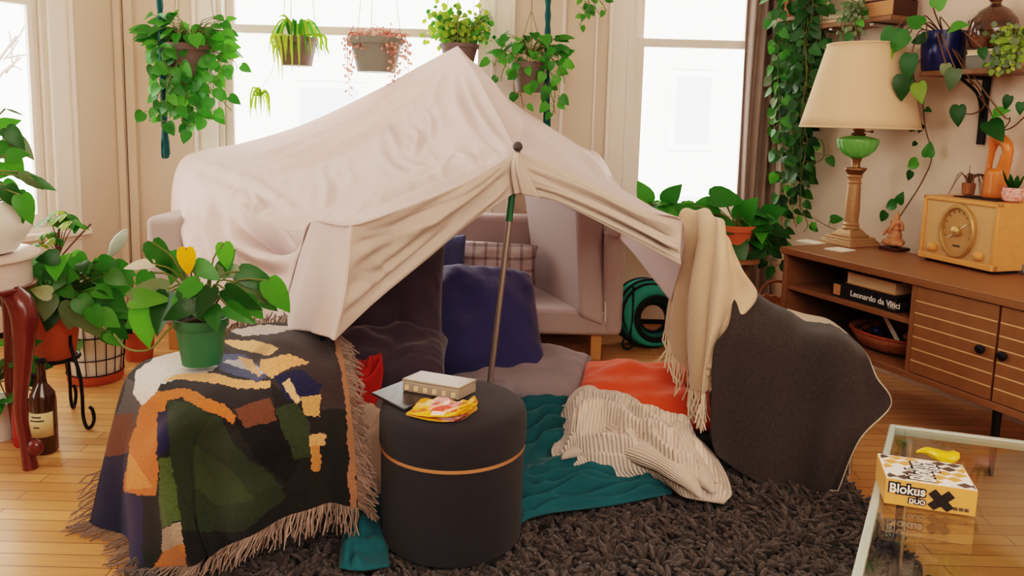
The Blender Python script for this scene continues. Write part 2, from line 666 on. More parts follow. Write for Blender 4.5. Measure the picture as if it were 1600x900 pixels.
def rv(rnd, s=1):
    return V((rnd.uniform(-s, s), rnd.uniform(-s, s), rnd.uniform(-s, s)))

def crown(lf, st, c, rnd, n, rad, hgt, size, kind='pothos', shape=HEART, face=V((0, -1, .5)), low=-.2, wid=1.0, stem=.0025, oblate=1.0):
    """bush of leaves on petioles around point c"""
    for i in range(n):
        a = rnd.uniform(0, 2 * pi)
        e = rnd.uniform(low, 1)
        r = rad * (.45 + .55 * sqrt(rnd.random()))
        h = V((cos(a) * r, sin(a) * r * oblate, e * hgt))
        p = V(c) + h
        d = V((cos(a), sin(a) * oblate, rnd.uniform(-.9, .35))).normalized() + rv(rnd, .3)
        nrm = face * 1.0 + V((cos(a) * .5, sin(a) * .5, .6)) + rv(rnd, .35)
        L = rnd.uniform(*size)
        leaf(lf, p, d, nrm, L, shape, wid, droop=rnd.uniform(.1, .4), fold=rnd.uniform(.05, .3), col=greens(kind, rnd))
        if st is not None:
            m_ = V(c) + h * .5 + V((0, 0, .25 * r))
            st.tube([V(c), m_, p], [stem * 1.2, stem, stem * .8], 4)

def vine(lf, st, pts, rnd, step, size, kind='pothos', shape=HEART, face=V((0, -1, .3)), r=.0022, wid=1.0, spread=.9, petiole=.5):
    P = curve(pts, max(8, len(pts) * 6))
    st.tube(P, r, 5)
    acc = 0
    sgn = 1
    for i in range(1, len(P)):
        acc += (P[i] - P[i - 1]).length
        if acc > step:
            acc = rnd.uniform(0, step * .3)
            t = (P[i] - P[i - 1]).normalized()
            sd = t.cross(face).normalized() * sgn
            sgn = -sgn
            d = sd * spread + t * .5 + V((0, 0, -.6)) + rv(rnd, .3)
            L = rnd.uniform(*size)
            q = P[i] + sd * L * petiole + face * rnd.uniform(0, .02) + V((0, 0, rnd.uniform(-.2, .3) * L))
            st.tube([P[i], (P[i] + q) / 2 + V((0, 0, L * .15)), q], r * .7, 4)
            leaf(lf, q, d, face + rv(rnd, .45), L, shape, wid, droop=rnd.uniform(.05, .35), fold=rnd.uniform(.05, .3), col=greens(kind, rnd))

def pot_mesh(c, r, h, taper=.75, rim=.12, n=36, wall=.006):
    prof = [(r * taper * .3, 0), (r * taper, 0), (r * (taper + (1 - taper) * .78), h * .8), (r * 1.0, h * .8) if rim else (r, h * .8), (r * 1.03, h * .82),
            (r * 1.03, h), (r * 1.03 - wall, h), (r * .9, h * .9)]
    mb = MB()
    mb.lathe(prof, c, n)
    return mb

def disc(c, r, n=28):
    mb = MB()
    mb.lathe([(0.0005, .004), (r * .6, .006), (r, 0)], c, n)
    return mb

# ================================================================== SETTING
YB = 4.62                                # back wall
CB = V((1.505, YB, 0))                   # right rear corner
RA = V((.3889, -.9213, 0))               # along the right wall towards the camera
RB = V((.9213, .3889, 0))                # out through the right wall
CL = V((-2.30, YB, 0))                   # left rear corner
LA = V((-.5, -.866, 0))                  # along the left wall towards the camera
LB = V((-.866, .5, 0))                   # out through the left wall
HC = 2.75
XL, XR, YR = -3.6, 3.75, -2.6

def wallseg(name, o, a, L, out, holes, m=None, th=.14, mt='wall'):
    """wall along a from o, length L, with holes (t0,t1,z0,z1)"""
    mb = MB()
    R = Matrix((a, out, V((0, 0, 1)))).transposed()
    def piece(t0, t1, z0, z1):
        if t1 - t0 < 1e-4 or z1 - z0 < 1e-4: return
        c = o + a * ((t0 + t1) / 2) + out * (th / 2) + V((0, 0, (z0 + z1) / 2))
        mb.box(c, (t1 - t0, th, z1 - z0), R)
    t = 0
    for h in sorted(holes):
        piece(t, h[0], 0, HC)
        piece(h[0], h[1], 0, h[2])
        piece(h[0], h[1], h[3], HC)
        t = h[1]
    piece(t, L, 0, HC)
    ob = mb.build(name, M[mt], smooth=False)
    return struct(ob)

# floor, ceiling
mb = MB()
mb.add([(XL - .5, YR - .2, 0), (XR + .6, YR - .2, 0), (XR + .6, YB + .2, 0), (XL - .5, YB + .2, 0),
        (XL - .5, YR - .2, -.05), (XR + .6, YR - .2, -.05), (XR + .6, YB + .2, -.05), (XL - .5, YB + .2, -.05)],
       [(0, 1, 2, 3), (7, 6, 5, 4), (0, 4, 5, 1), (1, 5, 6, 2), (2, 6, 7, 3), (3, 7, 4, 0)])
struct(mb.build('floor', M['floor'], smooth=False, loc=(0, 0, 0)))
mb = MB()
mb.box((0, 1, HC + .05), (8.6, 7.8, .1))
struct(mb.build('ceiling', M['ceil'], smooth=False))

X = V((1, 0, 0))
# window openings along the back wall measured from the left corner
c0, c1 = -1.74 - CL.x, -.14 - CL.x
w0, w1 = .66 - CL.x, 1.42 - CL.x
ZS, ZT = .62, 2.5
wallseg('wall_back', CL, X, CB.x - CL.x, V((0, 1, 0)), [(c0, c1, ZS, ZT), (w0, w1, ZS, ZT)])
RL = 7.2
wallseg('wall_right', CB, RA, RL, RB, [])
LL = 2.5
l0, l1 = .42, 1.5
wallseg('wall_left', CL, LA, LL, LB, [(l0, l1, .52, 2.5)])
EL = CL + LA * LL
# side of the room beyond the bay, with a further tall window letting light onto the floor
SL = EL.y - YR
wallseg('wall_side', V((EL.x, EL.y, 0)), V((0, -1, 0)), SL, V((-1, 0, 0)), [(.5, 1.9, .5, 2.5)])
wallseg('wall_rear', V((XL - .4, YR, 0)), X, 8, V((0, -1, 0)), [])

def window(name, o, a, out, t0, t1, z0, z1, zr):
    """double hung window: frame, sashes, panes, sill, casing"""
    R = Matrix((a, out, V((0, 0, 1)))).transposed()
    e = bpy.data.objects.new(name, None)
    COL.objects.link(e)
    e.location = o + a * ((t0 + t1) / 2) + V((0, 0, z0))
    struct(e)
    def B(mb, ta, tb, oa, ob_, za, zb):
        mb.box(o + a * ((ta + tb) / 2) + out * ((oa + ob_) / 2) + V((0, 0, (za + zb) / 2)), (tb - ta, ob_ - oa, zb - za), R)
    mb = MB()                            # jambs
    B(mb, t0, t0 + .035, -.005, .14, z0, z1); B(mb, t1 - .035, t1, -.005, .14, z0, z1)
    B(mb, t0 + .03, t1 - .03, -.003, .138, z1 - .035, z1 - .001); B(mb, t0 + .03, t1 - .03, .0, .138, z0 + .001, z0 + .03)
    struct(mb.build('window_frame', M['trim'], e, bevel=.004))
    # lower sash (inner) and upper sash (outer)
    for nm, za, zb, oi in (('lower_sash', z0 + .03, zr + .025, .02), ('upper_sash', zr - .025, z1 - .035, .06)):
        s = .05
        mb = MB()
        B(mb, t0 + .035, t0 + .035 + s, oi, oi + .035, za, zb); B(mb, t1 - .035 - s, t1 - .035, oi, oi + .035, za, zb)
        B(mb, t0 + .075, t1 - .075, oi + .002, oi + .033, za + .001, za + (.07 if nm[0] == 'l' else .05)); B(mb, t0 + .075, t1 - .075, oi + .002, oi + .033, zb - .05, zb - .001)
        sa = mb.build(nm, M['trim'], e, bevel=.004)
        mb = MB()
        B(mb, t0 + .08, t1 - .08, oi + .015, oi + .019, za + .04, zb - .04)
        mb.build('pane', M['window'], sa, smooth=False)
    mb = MB()
    cw = .13
    B(mb, t0 - cw, t0 + .005, -.022, 0, z0 - .02, z1 + .13); B(mb, t1 - .005, t1 + cw, -.022, 0, z0 - .02, z1 + .13)
    B(mb, t0 - cw, t0 - cw + .025, -.034, 0, z0 - .02, z1 + .13); B(mb, t1 + cw - .025, t1 + cw, -.034, 0, z0 - .02, z1 + .13)
    B(mb, t0 - .02, t0 + .003, -.03, 0, z0 - .02, z1); B(mb, t1 - .003, t1 + .02, -.03, 0, z0 - .02, z1)
    B(mb, t0 - cw, t1 + cw, -.022, 0, z1, z1 + .13)
    mb.build('window_casing', M['trim'], e, bevel=.004)
    mb = MB()
    B(mb, t0 - cw - .03, t1 + cw + .03, -.075, .14, z0 - .03, z0 + .005)
    B(mb, t0 - cw, t1 + cw, -.025, 0, z0 - .14, z0 - .03)
    B(mb, t0 - cw, t1 + cw, -.035, 0, z0 - .06, z0 - .03)
    mb.build('window_sill', M['trim'], e, bevel=.006)
    return e
window('window_1', CL, LA, LB, l0, l1, .52, 2.5, 1.75)
window('window_2', CL, X, V((0, 1, 0)), c0, c1, ZS, ZT, 1.68)
window('window_3', CL, X, V((0, 1, 0)), w0, w1, ZS, ZT, 1.66)
window('window_4', V((EL.x, EL.y, 0)), V((0, -1, 0)), V((-1, 0, 0)), .5, 1.9, .5, 2.5, 1.6)

# vertical trim on the pier between the windows, skirting and heaters
mb = MB()
mb.box((.27, YB - .008, HC / 2), (.02, .016, HC))
mb.box((.62 - .16, YB - .008, HC / 2), (.012, .016, HC))
struct(mb.build('trim_1', M['trim'], smooth=False))
mb = MB()
mb.box(CL + V((.06, -.012, HC / 2)), (.05, .03, HC)); mb.box(CL + LA * .03 + V((.02, 0, HC / 2)), (.04, .04, HC))
struct(mb.build('trim_2', M['wall'], smooth=False))
mb = MB()
R_ = Matrix((RA, RB, V((0, 0, 1)))).transposed()
mb.box(CB + RA * (RL / 2) - RB * .01 + V((0, 0, .08)), (RL, .02, .16), R_)
struct(mb.build('baseboard_right', M['trim'], smooth=False))
def heater(name, label, o, a, out, L):
    R = Matrix((a, out, V((0, 0, 1)))).transposed()
    c = o + a * (L / 2)
    t = thing(name, label, 'heater', c - out * .03)
    mb = MB()
    mb.box(c - out * .035 + V((0, 0, .10)), (L, .05, .14), R)
    mb.box(c - out * .012 + V((0, 0, .115)), (L, .02, .23), R)
    mb.box(c - out * .035 + V((0, 0, .232)), (L, .066, .012), R)
    mb.build('heater_cover', M['trim'], t, bevel=.004)
    mb = MB()
    mb.box(c - out * .038 + V((0, 0, .2)), (L - .02, .05, .028), R)
    mb.box(c - out * .03 + V((0, 0, .016)), (L - .02, .05, .03), R)
    mb.build('vent_slot', M['black'], t, smooth=False)
heater('baseboard_heater', 'white baseboard heater with a dark slot under the right-hand window', V((.3, YB, 0)), X, V((0, 1, 0)), 1.15)
heater('baseboard_heater', 'white baseboard heater with a dark slot below the bay sill beside the potted plants', CL + LA * .06, LA, LB, 1.7)

# neighbouring house and a bare tree outside
t = thing('neighbour_house', 'overexposed white neighbouring house seen through the windows', 'house', (.3, 9.6, -1.5))
mb = MB()
mb.box((.3, 10.6, 1.5), (9, 2, 6))
for k in range(48):
    mb.box((.3, 9.59, -1.4 + k * .125), (9, .03, .012))
mb.build('wall', M['siding'], t, smooth=False)
for (xa, xb, za, zb) in ((1.95, 2.35, .95, 1.75), (-2.6, -1.9, .3, 1.5), (-.6, .1, .5, 1.6), (1.9, 2.3, -.4, .3)):
    mb = MB()
    mb.box(((xa + xb) / 2, 9.57, (za + zb) / 2), (xb - xa + .16, .06, zb - za + .16))
    f = mb.build('window', M['siding'], t, smooth=False)
    mb = MB()
    mb.box(((xa + xb) / 2, 9.53, (za + zb) / 2), (xb - xa, .02, zb - za))
    mb.build('pane', M['extwin'], f, smooth=False)
rnd = random.Random(3)
mb = MB()
def branch(p, d, L, r, dep):
    q = p + d * L
    mb.tube([p, (p + q) / 2 + rv(rnd, L * .05), q], [r, r * .85, r * .7], 5, cap=False)
    if dep:
        for k in range(3):
            branch(p + d * L * rnd.uniform(.5, 1), (d + rv(rnd, .7)).normalized(), L * .68, r * .6, dep - 1)
branch(V((-5.6, 7.4, -1.5)), V((.03, -.05, 1)), 1.9, .08, 4)
tag(mb.build('bare_tree', M['bark']), 'pale bare branches of a tree outside the window on the bay side', 'tree')

# ================================================================== SOFA
SX0, SX1, SY0, SY1 = -1.79, .53, 3.77, 4.5
so = thing('sofa', 'light mauve grey sofa frame with its seat cushions taken off, under the sheet tent', 'sofa', ((SX0 + SX1) / 2, 4.15, 0))
mb = MB(); mb.box(((SX0 + SX1) / 2, 4.1, .205), (SX1 - SX0 - .04, .66, .13)); mb.build('seat_base', M['sofa'], so, bevel=.02)
mb = MB(); mb.box(((SX0 + SX1) / 2, 4.42, .41), (SX1 - SX0 - .1, .15, .5)); mb.build('back', M['sofa'], so, bevel=.035, segs=4)
for x0, x1 in ((SX0, SX0 + .18), (SX1 - .07, SX1 + .03)):
    mb = MB(); mb.box(((x0 + x1) / 2, 4.13, .41), (x1 - x0, .73, .54)); mb.build('arm', M['sofa'], so, bevel=.035, segs=4)
for x, y in ((SX0 + .1, 3.85), (SX1 - .09, 3.85), (SX0 + .1, 4.4), (SX1 - .09, 4.4)):
    mb = MB(); mb.box((x, y, .07), (.055, .055, .14)); mb.build('leg', M['lwood'], so, bevel=.004)

# tall seat cushion standing on its side against the arm
ct = thing('seat_cushion', 'big light grey seat cushion stood upright against the sofa arm', 'cushion', (.24, 4.05, .27))
def slab(mb, pts, r=.02):
    mb.add(pts, [(3, 2, 1, 0), (4, 5, 6, 7), (0, 1, 5, 4), (1, 2, 6, 5), (2, 3, 7, 6), (3, 0, 4, 7)])
bl = W(907, 494, 3.74); br_ = W(945, 512, 3.76)
tl = W(903, 326, 3.86); tr_ = W(945, 338, 3.88)
bl2 = W(838, 468, 4.28); br2 = bl2 + V((.15, .03, 0)); tl2 = W(815, 280, 4.3); tr2 = tl2 + V((.15, .02, 0))
mb = MB()
slab(mb, [bl, br_, br2, bl2, tl, tr_, tr2, tl2])
mb.build('cover', M['sofa'], ct, bevel=.022, segs=4)
mb = MB()
mb.tube(curve([br_ + V((.0, -.004, .03)), (br_ + tr_) / 2 + V((.004, -.006, 0)), tr_ + V((0, -.004, -.03))], 12), .005, 6)
mb.build('piping', M['piping'], ct)

# pillows ------------------------------------------------------------------
def Rfrom(x, y):
    x = V(x).normalized(); y = V(y); z = x.cross(y).normalized(); y = z.cross(x)
    return Matrix((x, y, z)).transposed()
def pillow(name, label, mname, c, size, R, **k):
    mb = cushion(c, size, R, **k)
    return tag(mb.build(name, M[mname], weld=.0005), label, 'pillow')
# plaid pillow lying on the sofa deck
pillow('throw_pillow', 'pale plaid pillow with a knife edge lying on the sofa deck', 'plaid', W(768, 421, 4.10), (.48, .30, .20),
       Rfrom((1, -.05, -.03), (0, .5, 1)), seed=3, thick_pow=.42, wr=.02)
pillow('throw_pillow', 'slate blue pillow peeking out behind the big navy one', 'blue', W(682, 425, 3.98), (.30, .40, .12),
       Rfrom((1, .05, .0), (0, .35, 1)), seed=5)
# navy pillow leaning on the sofa front
a = W(764, 592, 3.28); b = W(726, 438, 3.60)
pillow('throw_pillow', 'large navy pillow leaning back against the sofa inside the tent', 'navy', (a + b) / 2 + V((.02, .0, .01)), (.56, .60, .34),
       Rfrom((1, .02, -.05), b - a + V((-.03, 0, 0))), seed=9, thick_pow=.5, wr=.04, flare=.17, corner=.07)
# plum pillows
a = W(606, 560, 2.98); b = W(612, 392, 3.26)
pillow('throw_pillow', 'dark plum pillow standing upright under the sheet flap', 'plum', (a + b) / 2 + V((-.02, .05, .0)), (.48, .56, .24),
       Rfrom((1, .05, .02), b - a), seed=12, thick_pow=.5, wr=.05, corner=.04)
pillow('throw_pillow', 'crumpled dark plum pillow lying flat below the upright one', 'plum', W(592, 556, 2.94), (.54, .42, .20),
       Rfrom((1, .05, -.02), (0, 1, .12)), seed=14, thick_pow=.5, wr=.05, corner=.05)
# grey floor pillow
pillow('floor_pillow', 'pale grey pillow flat on the floor beneath the navy pillow', 'greycush', W(812, 588, 3.30), (.60, .46, .20),
       Rfrom((1, -.16, -.03), (.1, 1, .22)), seed=20, thick_pow=.5, wr=.03)
# orange pillow
pillow('floor_pillow', 'bright orange pillow lying flat beside the knit blanket', 'orange', G(1006, 616, .085), (.56, .46, .18),
       Rfrom((1, -.20, -.0), (.2, 1, .12)), seed=23, thick_pow=.5, wr=.035)
# mauve floor cushion
mt_ = thing('floor_cushion', 'mauve grey floor cushion behind the ottoman', 'cushion', (-.35, 2.85, .03))
mb = MB(); mb.box((-.36, 2.78, .105), (.78, .46, .15)); mb.build('cover', M['mauve'], mt_, bevel=.04, segs=4)

# ================================================================== SHEET TENT
def WR(*rows):
    return [[W(*p) for p in r] for r in rows]
ridgeP = [(715, 72, 4.2), (745, 116, 3.86), (770, 162, 3.5), (792, 203, 3.15), (808, 238, 2.86)]
Lrows = WR(
    [ridgeP[0], (655, 104, 4.27), (590, 140, 4.32), (480, 192, 4.36), (385, 222, 4.38), (318, 235, 4.38), (284, 250, 4.36), (270, 290, 4.33), (267, 352, 4.3)],
    [ridgeP[1], (690, 158, 3.88), (630, 196, 3.9), (505, 240, 3.92), (395, 262, 3.95), (325, 272, 4.0), (296, 300, 4.02), (284, 350, 4.02), (284, 420, 4.0)],
    [ridgeP[2], (716, 212, 3.45), (660, 248, 3.4), (535, 294, 3.38), (430, 318, 3.42), (360, 338, 3.5), (325, 375, 3.55), (312, 430, 3.56), (318, 490, 3.56)],
    [ridgeP[3], (745, 246, 3.05), (690, 281, 2.97), (580, 322, 2.86), (500, 345, 2.86), (430, 378, 2.95), (395, 420, 3.0), (380, 468, 3.02), (388, 530, 3.02)],
    [ridgeP[4], (768, 264, 2.72), (720, 290, 2.58), (630, 326, 2.32), (548, 352, 2.12), (487, 346, 2.40), (468, 395, 2.42), (452, 450, 2.43), (440, 512, 2.43)])
# fold lines of the sheet as seen: (points, height, width)
def folds(spec):
    return [(curve([(x, y, 0) for x, y in P], 12), a, w_) for P, a, w_ in spec]
FOLD_L = folds([
 ([(706, 84), (640, 137), (560, 187), (470, 226), (390, 248)], .020, 6), ([(692, 108), (600, 176), (520, 217), (420, 257), (325, 266)], .016, 5),
 ([(664, 152), (560, 217), (460, 257), (340, 284)], .013, 5), ([(721, 90), (736, 150), (768, 207), (800, 234)], .022, 6), ([(712, 95), (716, 160), (738, 214)], .010, 8),
 ([(698, 98), (680, 150), (690, 200)], .008, 6),
 ([(604, 188), (613, 214), (624, 246)], .014, 4), ([(640, 198), (657, 219), (646, 246)], .013, 4), ([(662, 168), (677, 194), (672, 218)], .010, 4), ([(590, 228), (612, 262), (640, 275)], .010, 4),
 ([(618, 240), (640, 258), (668, 262)], .008, 4), ([(395, 300), (407, 328), (399, 358)], .012, 4), ([(380, 320), (392, 345)], .009, 4), ([(500, 262), (512, 300), (505, 330)], .009, 6), ([(540, 250), (552, 290)], .007, 5),
 ([(345, 326), (395, 368), (440, 384), (484, 366)], -.05, 13), ([(352, 352), (398, 396), (440, 412), (476, 400)], .022, 9),
 ([(292, 300), (304, 380), (328, 470)], .024, 9), ([(318, 300), (342, 390), (378, 480)], .024, 9), ([(340, 340), (372, 420), (405, 490)], -.02, 8), ([(298, 252), (340, 264), (420, 302), (474, 344)], .012, 7),
 ([(800, 242), (720, 284), (630, 319), (556, 340)], .016, 5), ([(794, 234), (700, 272), (600, 312), (520, 338)], .013, 6), ([(770, 238), (690, 262), (600, 292)], .010, 7)])
FOLD_R = folds([([(722, 85), (762, 140), (806, 200), (812, 228)], .020, 5), ([(730, 92), (790, 165), (850, 225), (905, 264)], .016, 5), ([(736, 96), (800, 165), (880, 220), (935, 250)], .014, 4),
 ([(816, 236), (880, 262), (950, 296), (1020, 326)], .014, 5), ([(770, 160), (800, 196), (830, 226)], .012, 4), ([(905, 236), (930, 262), (958, 300)], .014, 5)])
FOLD_F = folds([([(801, 246), (720, 306), (620, 384), (540, 466)], .018, 9), ([(802, 262), (740, 322), (660, 392), (548, 486)], -.014, 7), ([(803, 280), (738, 338), (662, 404), (540, 510)], .016, 6),
 ([(560, 372), (590, 366), (640, 352)], .007, 5), ([(575, 400), (600, 420), (625, 400)], .006, 5), ([(560, 430), (590, 440)], .006, 5), ([(640, 350), (665, 345), (690, 330)], .006, 4)])
def foldsum(p, F_):
    x, y = px(p)
    h = 0
    for P, a, w_ in F_:
        best, bt = 1e9, 0
        for k in range(len(P) - 1):
            ax, ay, bx, by = P[k].x, P[k].y, P[k + 1].x, P[k + 1].y
            dx, dy = bx - ax, by - ay
            t = ((x - ax) * dx + (y - ay) * dy) / (dx * dx + dy * dy + 1e-9)
            t = 0 if t < 0 else (1 if t > 1 else t)
            d = (x - ax - dx * t) ** 2 + (y - ay - dy * t) ** 2
            if d < best: best, bt = d, k + t
        d = sqrt(best)
        if d < w_ * 4:
            e = min(1, (bt + .3) / 4, (len(P) - 1 - bt + .3) / 4)
            h += a * e * (math.exp(-(d / w_) ** 2) - .35 * math.exp(-((d - 2 * w_) / w_) ** 2))
    return h
def creases(u, v, p):
    # soft hanging folds: long waves running down the slope, denser near the lower edge
    a = .010 * nz(u * 7 + v * 1.2, v * 2.0, 3) + .006 * ridge(u * 5 - v * 3, v * 7, 8) * (u > .05)
    a += .012 * sin(v * 9 + u * 5) * nz(u * 3, v * 3, 4) * u
    a += .016 * sin((v - .2 * u) * 40) * max(0, u - .55) * (1 - abs(v - .5))
    a += .018 * sin((u * .6 - v) * 34 + 1) * max(0, .3 - v) * max(0, .6 - u) * 2
    e = min(1, u * 6) * min(1, v * 5, (1 - v) * 6)
    x, z = p.x * 5 + .6 * nz(p.x * 3, p.z * 3, 2), p.z * 5 + .6 * nz(p.x * 3, p.z * 3, 9)
    c = max(0, 1 - abs(nz(x * .9, z * .8, 4)) * 6) * max(0, nz(x * .5, z * .5, 11) + .1) * .03
    c += max(0, 1 - abs(nz(x * 1.9 + z, z * 1.6, 14)) * 5) * .006
    return (a * .6 + c) * e + 1.9 * foldsum(p, FOLD_L) * min(1, u * 14) * min(1, v * 12, (1 - v) * 12)
mb = MB()
mb.grid(loft(Lrows, 190, 130, creases, True))
Rrows = WR(
    [ridgeP[0], (748, 108, 4.25), (785, 146, 4.28), (855, 200, 4.36), (905, 228, 4.42), (938, 244, 4.40), (962, 292, 4.3), (966, 335, 4.25)],
    [ridgeP[1], (778, 152, 3.9), (812, 184, 3.94), (875, 226, 4.0), (925, 254, 4.0), (955, 280, 3.98), (966, 325, 3.95), (962, 362, 3.9)],
    [ridgeP[2], (802, 190, 3.52), (837, 216, 3.55), (900, 254, 3.6), (950, 286, 3.6), (985, 312, 3.58), (994, 355, 3.55), (990, 396, 3.5)],
    [ridgeP[3], (825, 224, 3.18), (862, 246, 3.2), (925, 284, 3.22), (985, 312, 3.22), (1030, 334, 3.2), (1030, 385, 3.2), (1020, 436, 3.2)],
    [ridgeP[4], (840, 250, 2.84), (872, 262, 2.82), (940, 296, 2.76), (1010, 330, 2.70), (1066, 346, 2.72), (1064, 410, 2.84), (1048, 470, 2.95)])
def creasesR(u, v, p):
    a = .010 * nz(u * 6 + 20, v * 2, 3) + .02 * sin((u - v * .35) * 42) * max(0, .45 - u) * (1 - v * .5)
    return a * .6 * min(1, u * 6) * min(1, v * 5, (1 - v) * 6) + 1.7 * foldsum(p, FOLD_R) * min(1, u * 14) * min(1, v * 12, (1 - v) * 12)
mb.grid(loft(Rrows, 120, 110, creasesR, True))
# panel hanging down over the chair back
Prow = WR([(487, 346, 2.40), (517, 343, 2.26), (548, 352, 2.12)],
          [(470, 395, 2.41), (510, 396, 2.25), (545, 410, 2.085)],
          [(455, 450, 2.42), (498, 456, 2.23), (537, 470, 2.065)],
          [(440, 515, 2.42), (484, 518, 2.21), (522, 532, 2.06)])
mb.grid(loft(Prow, 24, 60, lambda u, v, p: .012 * sin(u * 14 + v * 2) * v * min(1, u * 5, (1 - u) * 5)))
sheet_m0 = len(mb.f)
# doubled hem hanging in front on each side of the pole
def radfold(u, v, p):
    k = min(1, v * 4, (1 - v) * 4)
    return k * min(1, u * 8, (1 - u) * 12) * (.016 * sin(v * 17 + u * 2) + .008 * sin(v * 31 + u * 5)) * (.35 + u)
FL = WR([ridgeP[4], (768, 264, 2.72), (720, 290, 2.58), (630, 326, 2.32), (548, 352, 2.12)],
        [(800, 250, 2.80), (757, 284, 2.69), (705, 318, 2.55), (618, 366, 2.32), (543, 410, 2.09)],
        [(800, 275, 2.80), (745, 313, 2.68), (690, 352, 2.54), (600, 418, 2.30), (535, 470, 2.07)],
        [(802, 302, 2.81), (735, 348, 2.67), (668, 404, 2.50), (588, 470, 2.26), (522, 532, 2.06)])
mb.grid(loft(FL, 150, 80, lambda u, v, p: radfold(u, v, p) * .45 + foldsum(p, FOLD_F) * min(1, v * 8, (1 - v) * 6) * min(1, u * 10, (1 - u) * 14), True), mi=1)
FR = WR([ridgeP[4], (840, 250, 2.84), (872, 262, 2.82), (940, 296, 2.76), (1010, 330, 2.70), (1066, 346, 2.72)],
        [(814, 256, 2.80), (850, 272, 2.79), (890, 290, 2.78), (945, 315, 2.74), (1008, 348, 2.68), (1064, 374, 2.66)],
        [(812, 280, 2.80), (848, 292, 2.79), (885, 306, 2.77), (942, 332, 2.73), (1006, 364, 2.68), (1063, 396, 2.66)],
        [(802, 302, 2.81), (845, 309, 2.80), (880, 319, 2.77), (940, 349, 2.73), (1004, 382, 2.68), (1064, 414, 2.66)])
mb.grid(loft(FR, 110, 50, radfold), mi=1)
# gathered front gusset beneath the knob
GS = WR([(803, 240, 2.80), (808, 239, 2.78), (814, 240, 2.80)],
        [(797, 268, 2.80), (807, 266, 2.765), (822, 266, 2.80)],
        [(800, 303, 2.81), (815, 303, 2.775), (846, 310, 2.80)])
mb.grid(loft(GS, 30, 30, lambda u, v, p: .007 * sin(u * 19) * min(1, v * 3)), mi=1)
tag(mb.build('bed_sheet', [M['sheet'], M['hem']], solid=.003), 'big pinkish white bed sheet stretched into a tent over the sofa, pole and chairs', 'sheet')

# pole ---------------------------------------------------------------------
pt_ = W(809, 229, 2.84); pm = W(765, 600, 2.80)
d_ = (pm - pt_); pb = pt_ + d_ * ((pt_.z - .045) / (pt_.z - pm.z))
po = thing('tent_pole', 'leaning grey metal pole with a round dark knob holding up the tent mouth', 'pole', pb)
mb = MB(); mb.tube([pb, pt_ - V((0, 0, .02))], .0115, 14); mb.build('shaft', M['polem'], po)
q0 = W(801, 302, 2.84); q1 = W(796, 345, 2.84)
f0 = pt_ + d_ * ((pt_.z - q0.z) / (pt_.z - pm.z)) ; f1 = pt_ + d_ * ((pt_.z - q1.z) / (pt_.z - pm.z))
mb = MB(); mb.tube([f0, f1], .0128, 14); mb.build('green_tape', M['greentape'], po)
mb = MB(); mb.ball(pt_, .0185, 20); mb.tube([pt_ - V((0, 0, .035)), pt_ - V((0, 0, .012))], [.012, .009], 12); mb.build('knob', M['knob'], po)
mb = MB(); mb.lathe([(.016, 0), (.017, .02), (.012, .03)], pb - V((0, 0, .012)), 14); mb.build('foot_cap', M['black'], po)

# ================================================================== CHAIRS
def chair(label, B0, B1, f, seat_z, back_z, sd=.44):
    """side chair: back runs B0-B1 on the ground plan, facing f"""
    B0, B1, f = V(B0), V(B1), V(f).normalized()
    c = (B0 + B1) / 2 + f * sd / 2
    t = thing('side_chair', label, 'chair', (c.x, c.y, 0))
    s = (B1 - B0).normalized()
    R = Matrix((f, s, V((0, 0, 1)))).transposed()
    w_ = (B1 - B0).length
    mb = MB(); mb.box(c + V((0, 0, seat_z - .03)), (sd, w_, .05), R); mb.build('seat', M['darkwood'], t, bevel=.015)
    mb = MB(); mb.box((B0 + B1) / 2 - f * .012 + V((0, 0, (seat_z + back_z) / 2 + .08)), (.02, w_ - .03, (back_z - seat_z) - .2), R); mb.build('backrest', M['darkwood'], t, bevel=.01)
    for p, back in ((B0, 1), (B1, 1), (B0 + f * sd, 0), (B1 + f * sd, 0)):
        q = p + (c - p) * .05; q.z = 0
        g = q - f * (.03 if back else -.02)
        mb = MB()
        if back: mb.tube([g, q + V((0, 0, seat_z)), q - f * .02 + V((0, 0, back_z))], [.011, .013, .012], 10)
        else: mb.tube([g, q + V((0, 0, seat_z - .05))], [.010, .013], 10)
        mb.build('leg', M['steel' if not back else 'blackm'], t)
    return t
RZ = .035
chair('dark dining chair with thin metal legs under the cream throw and charcoal blanket', (.745, 2.64, 0), (.735, 3.04, 0), (1, -.12, 0), .46, .73, .45)
chair('dining chair hidden under the patterned blanket and the sheet edge', (-.54, 2.23, 0), (-.64, 2.41, 0), (-.85, -.53, 0), .44, .70, .42)

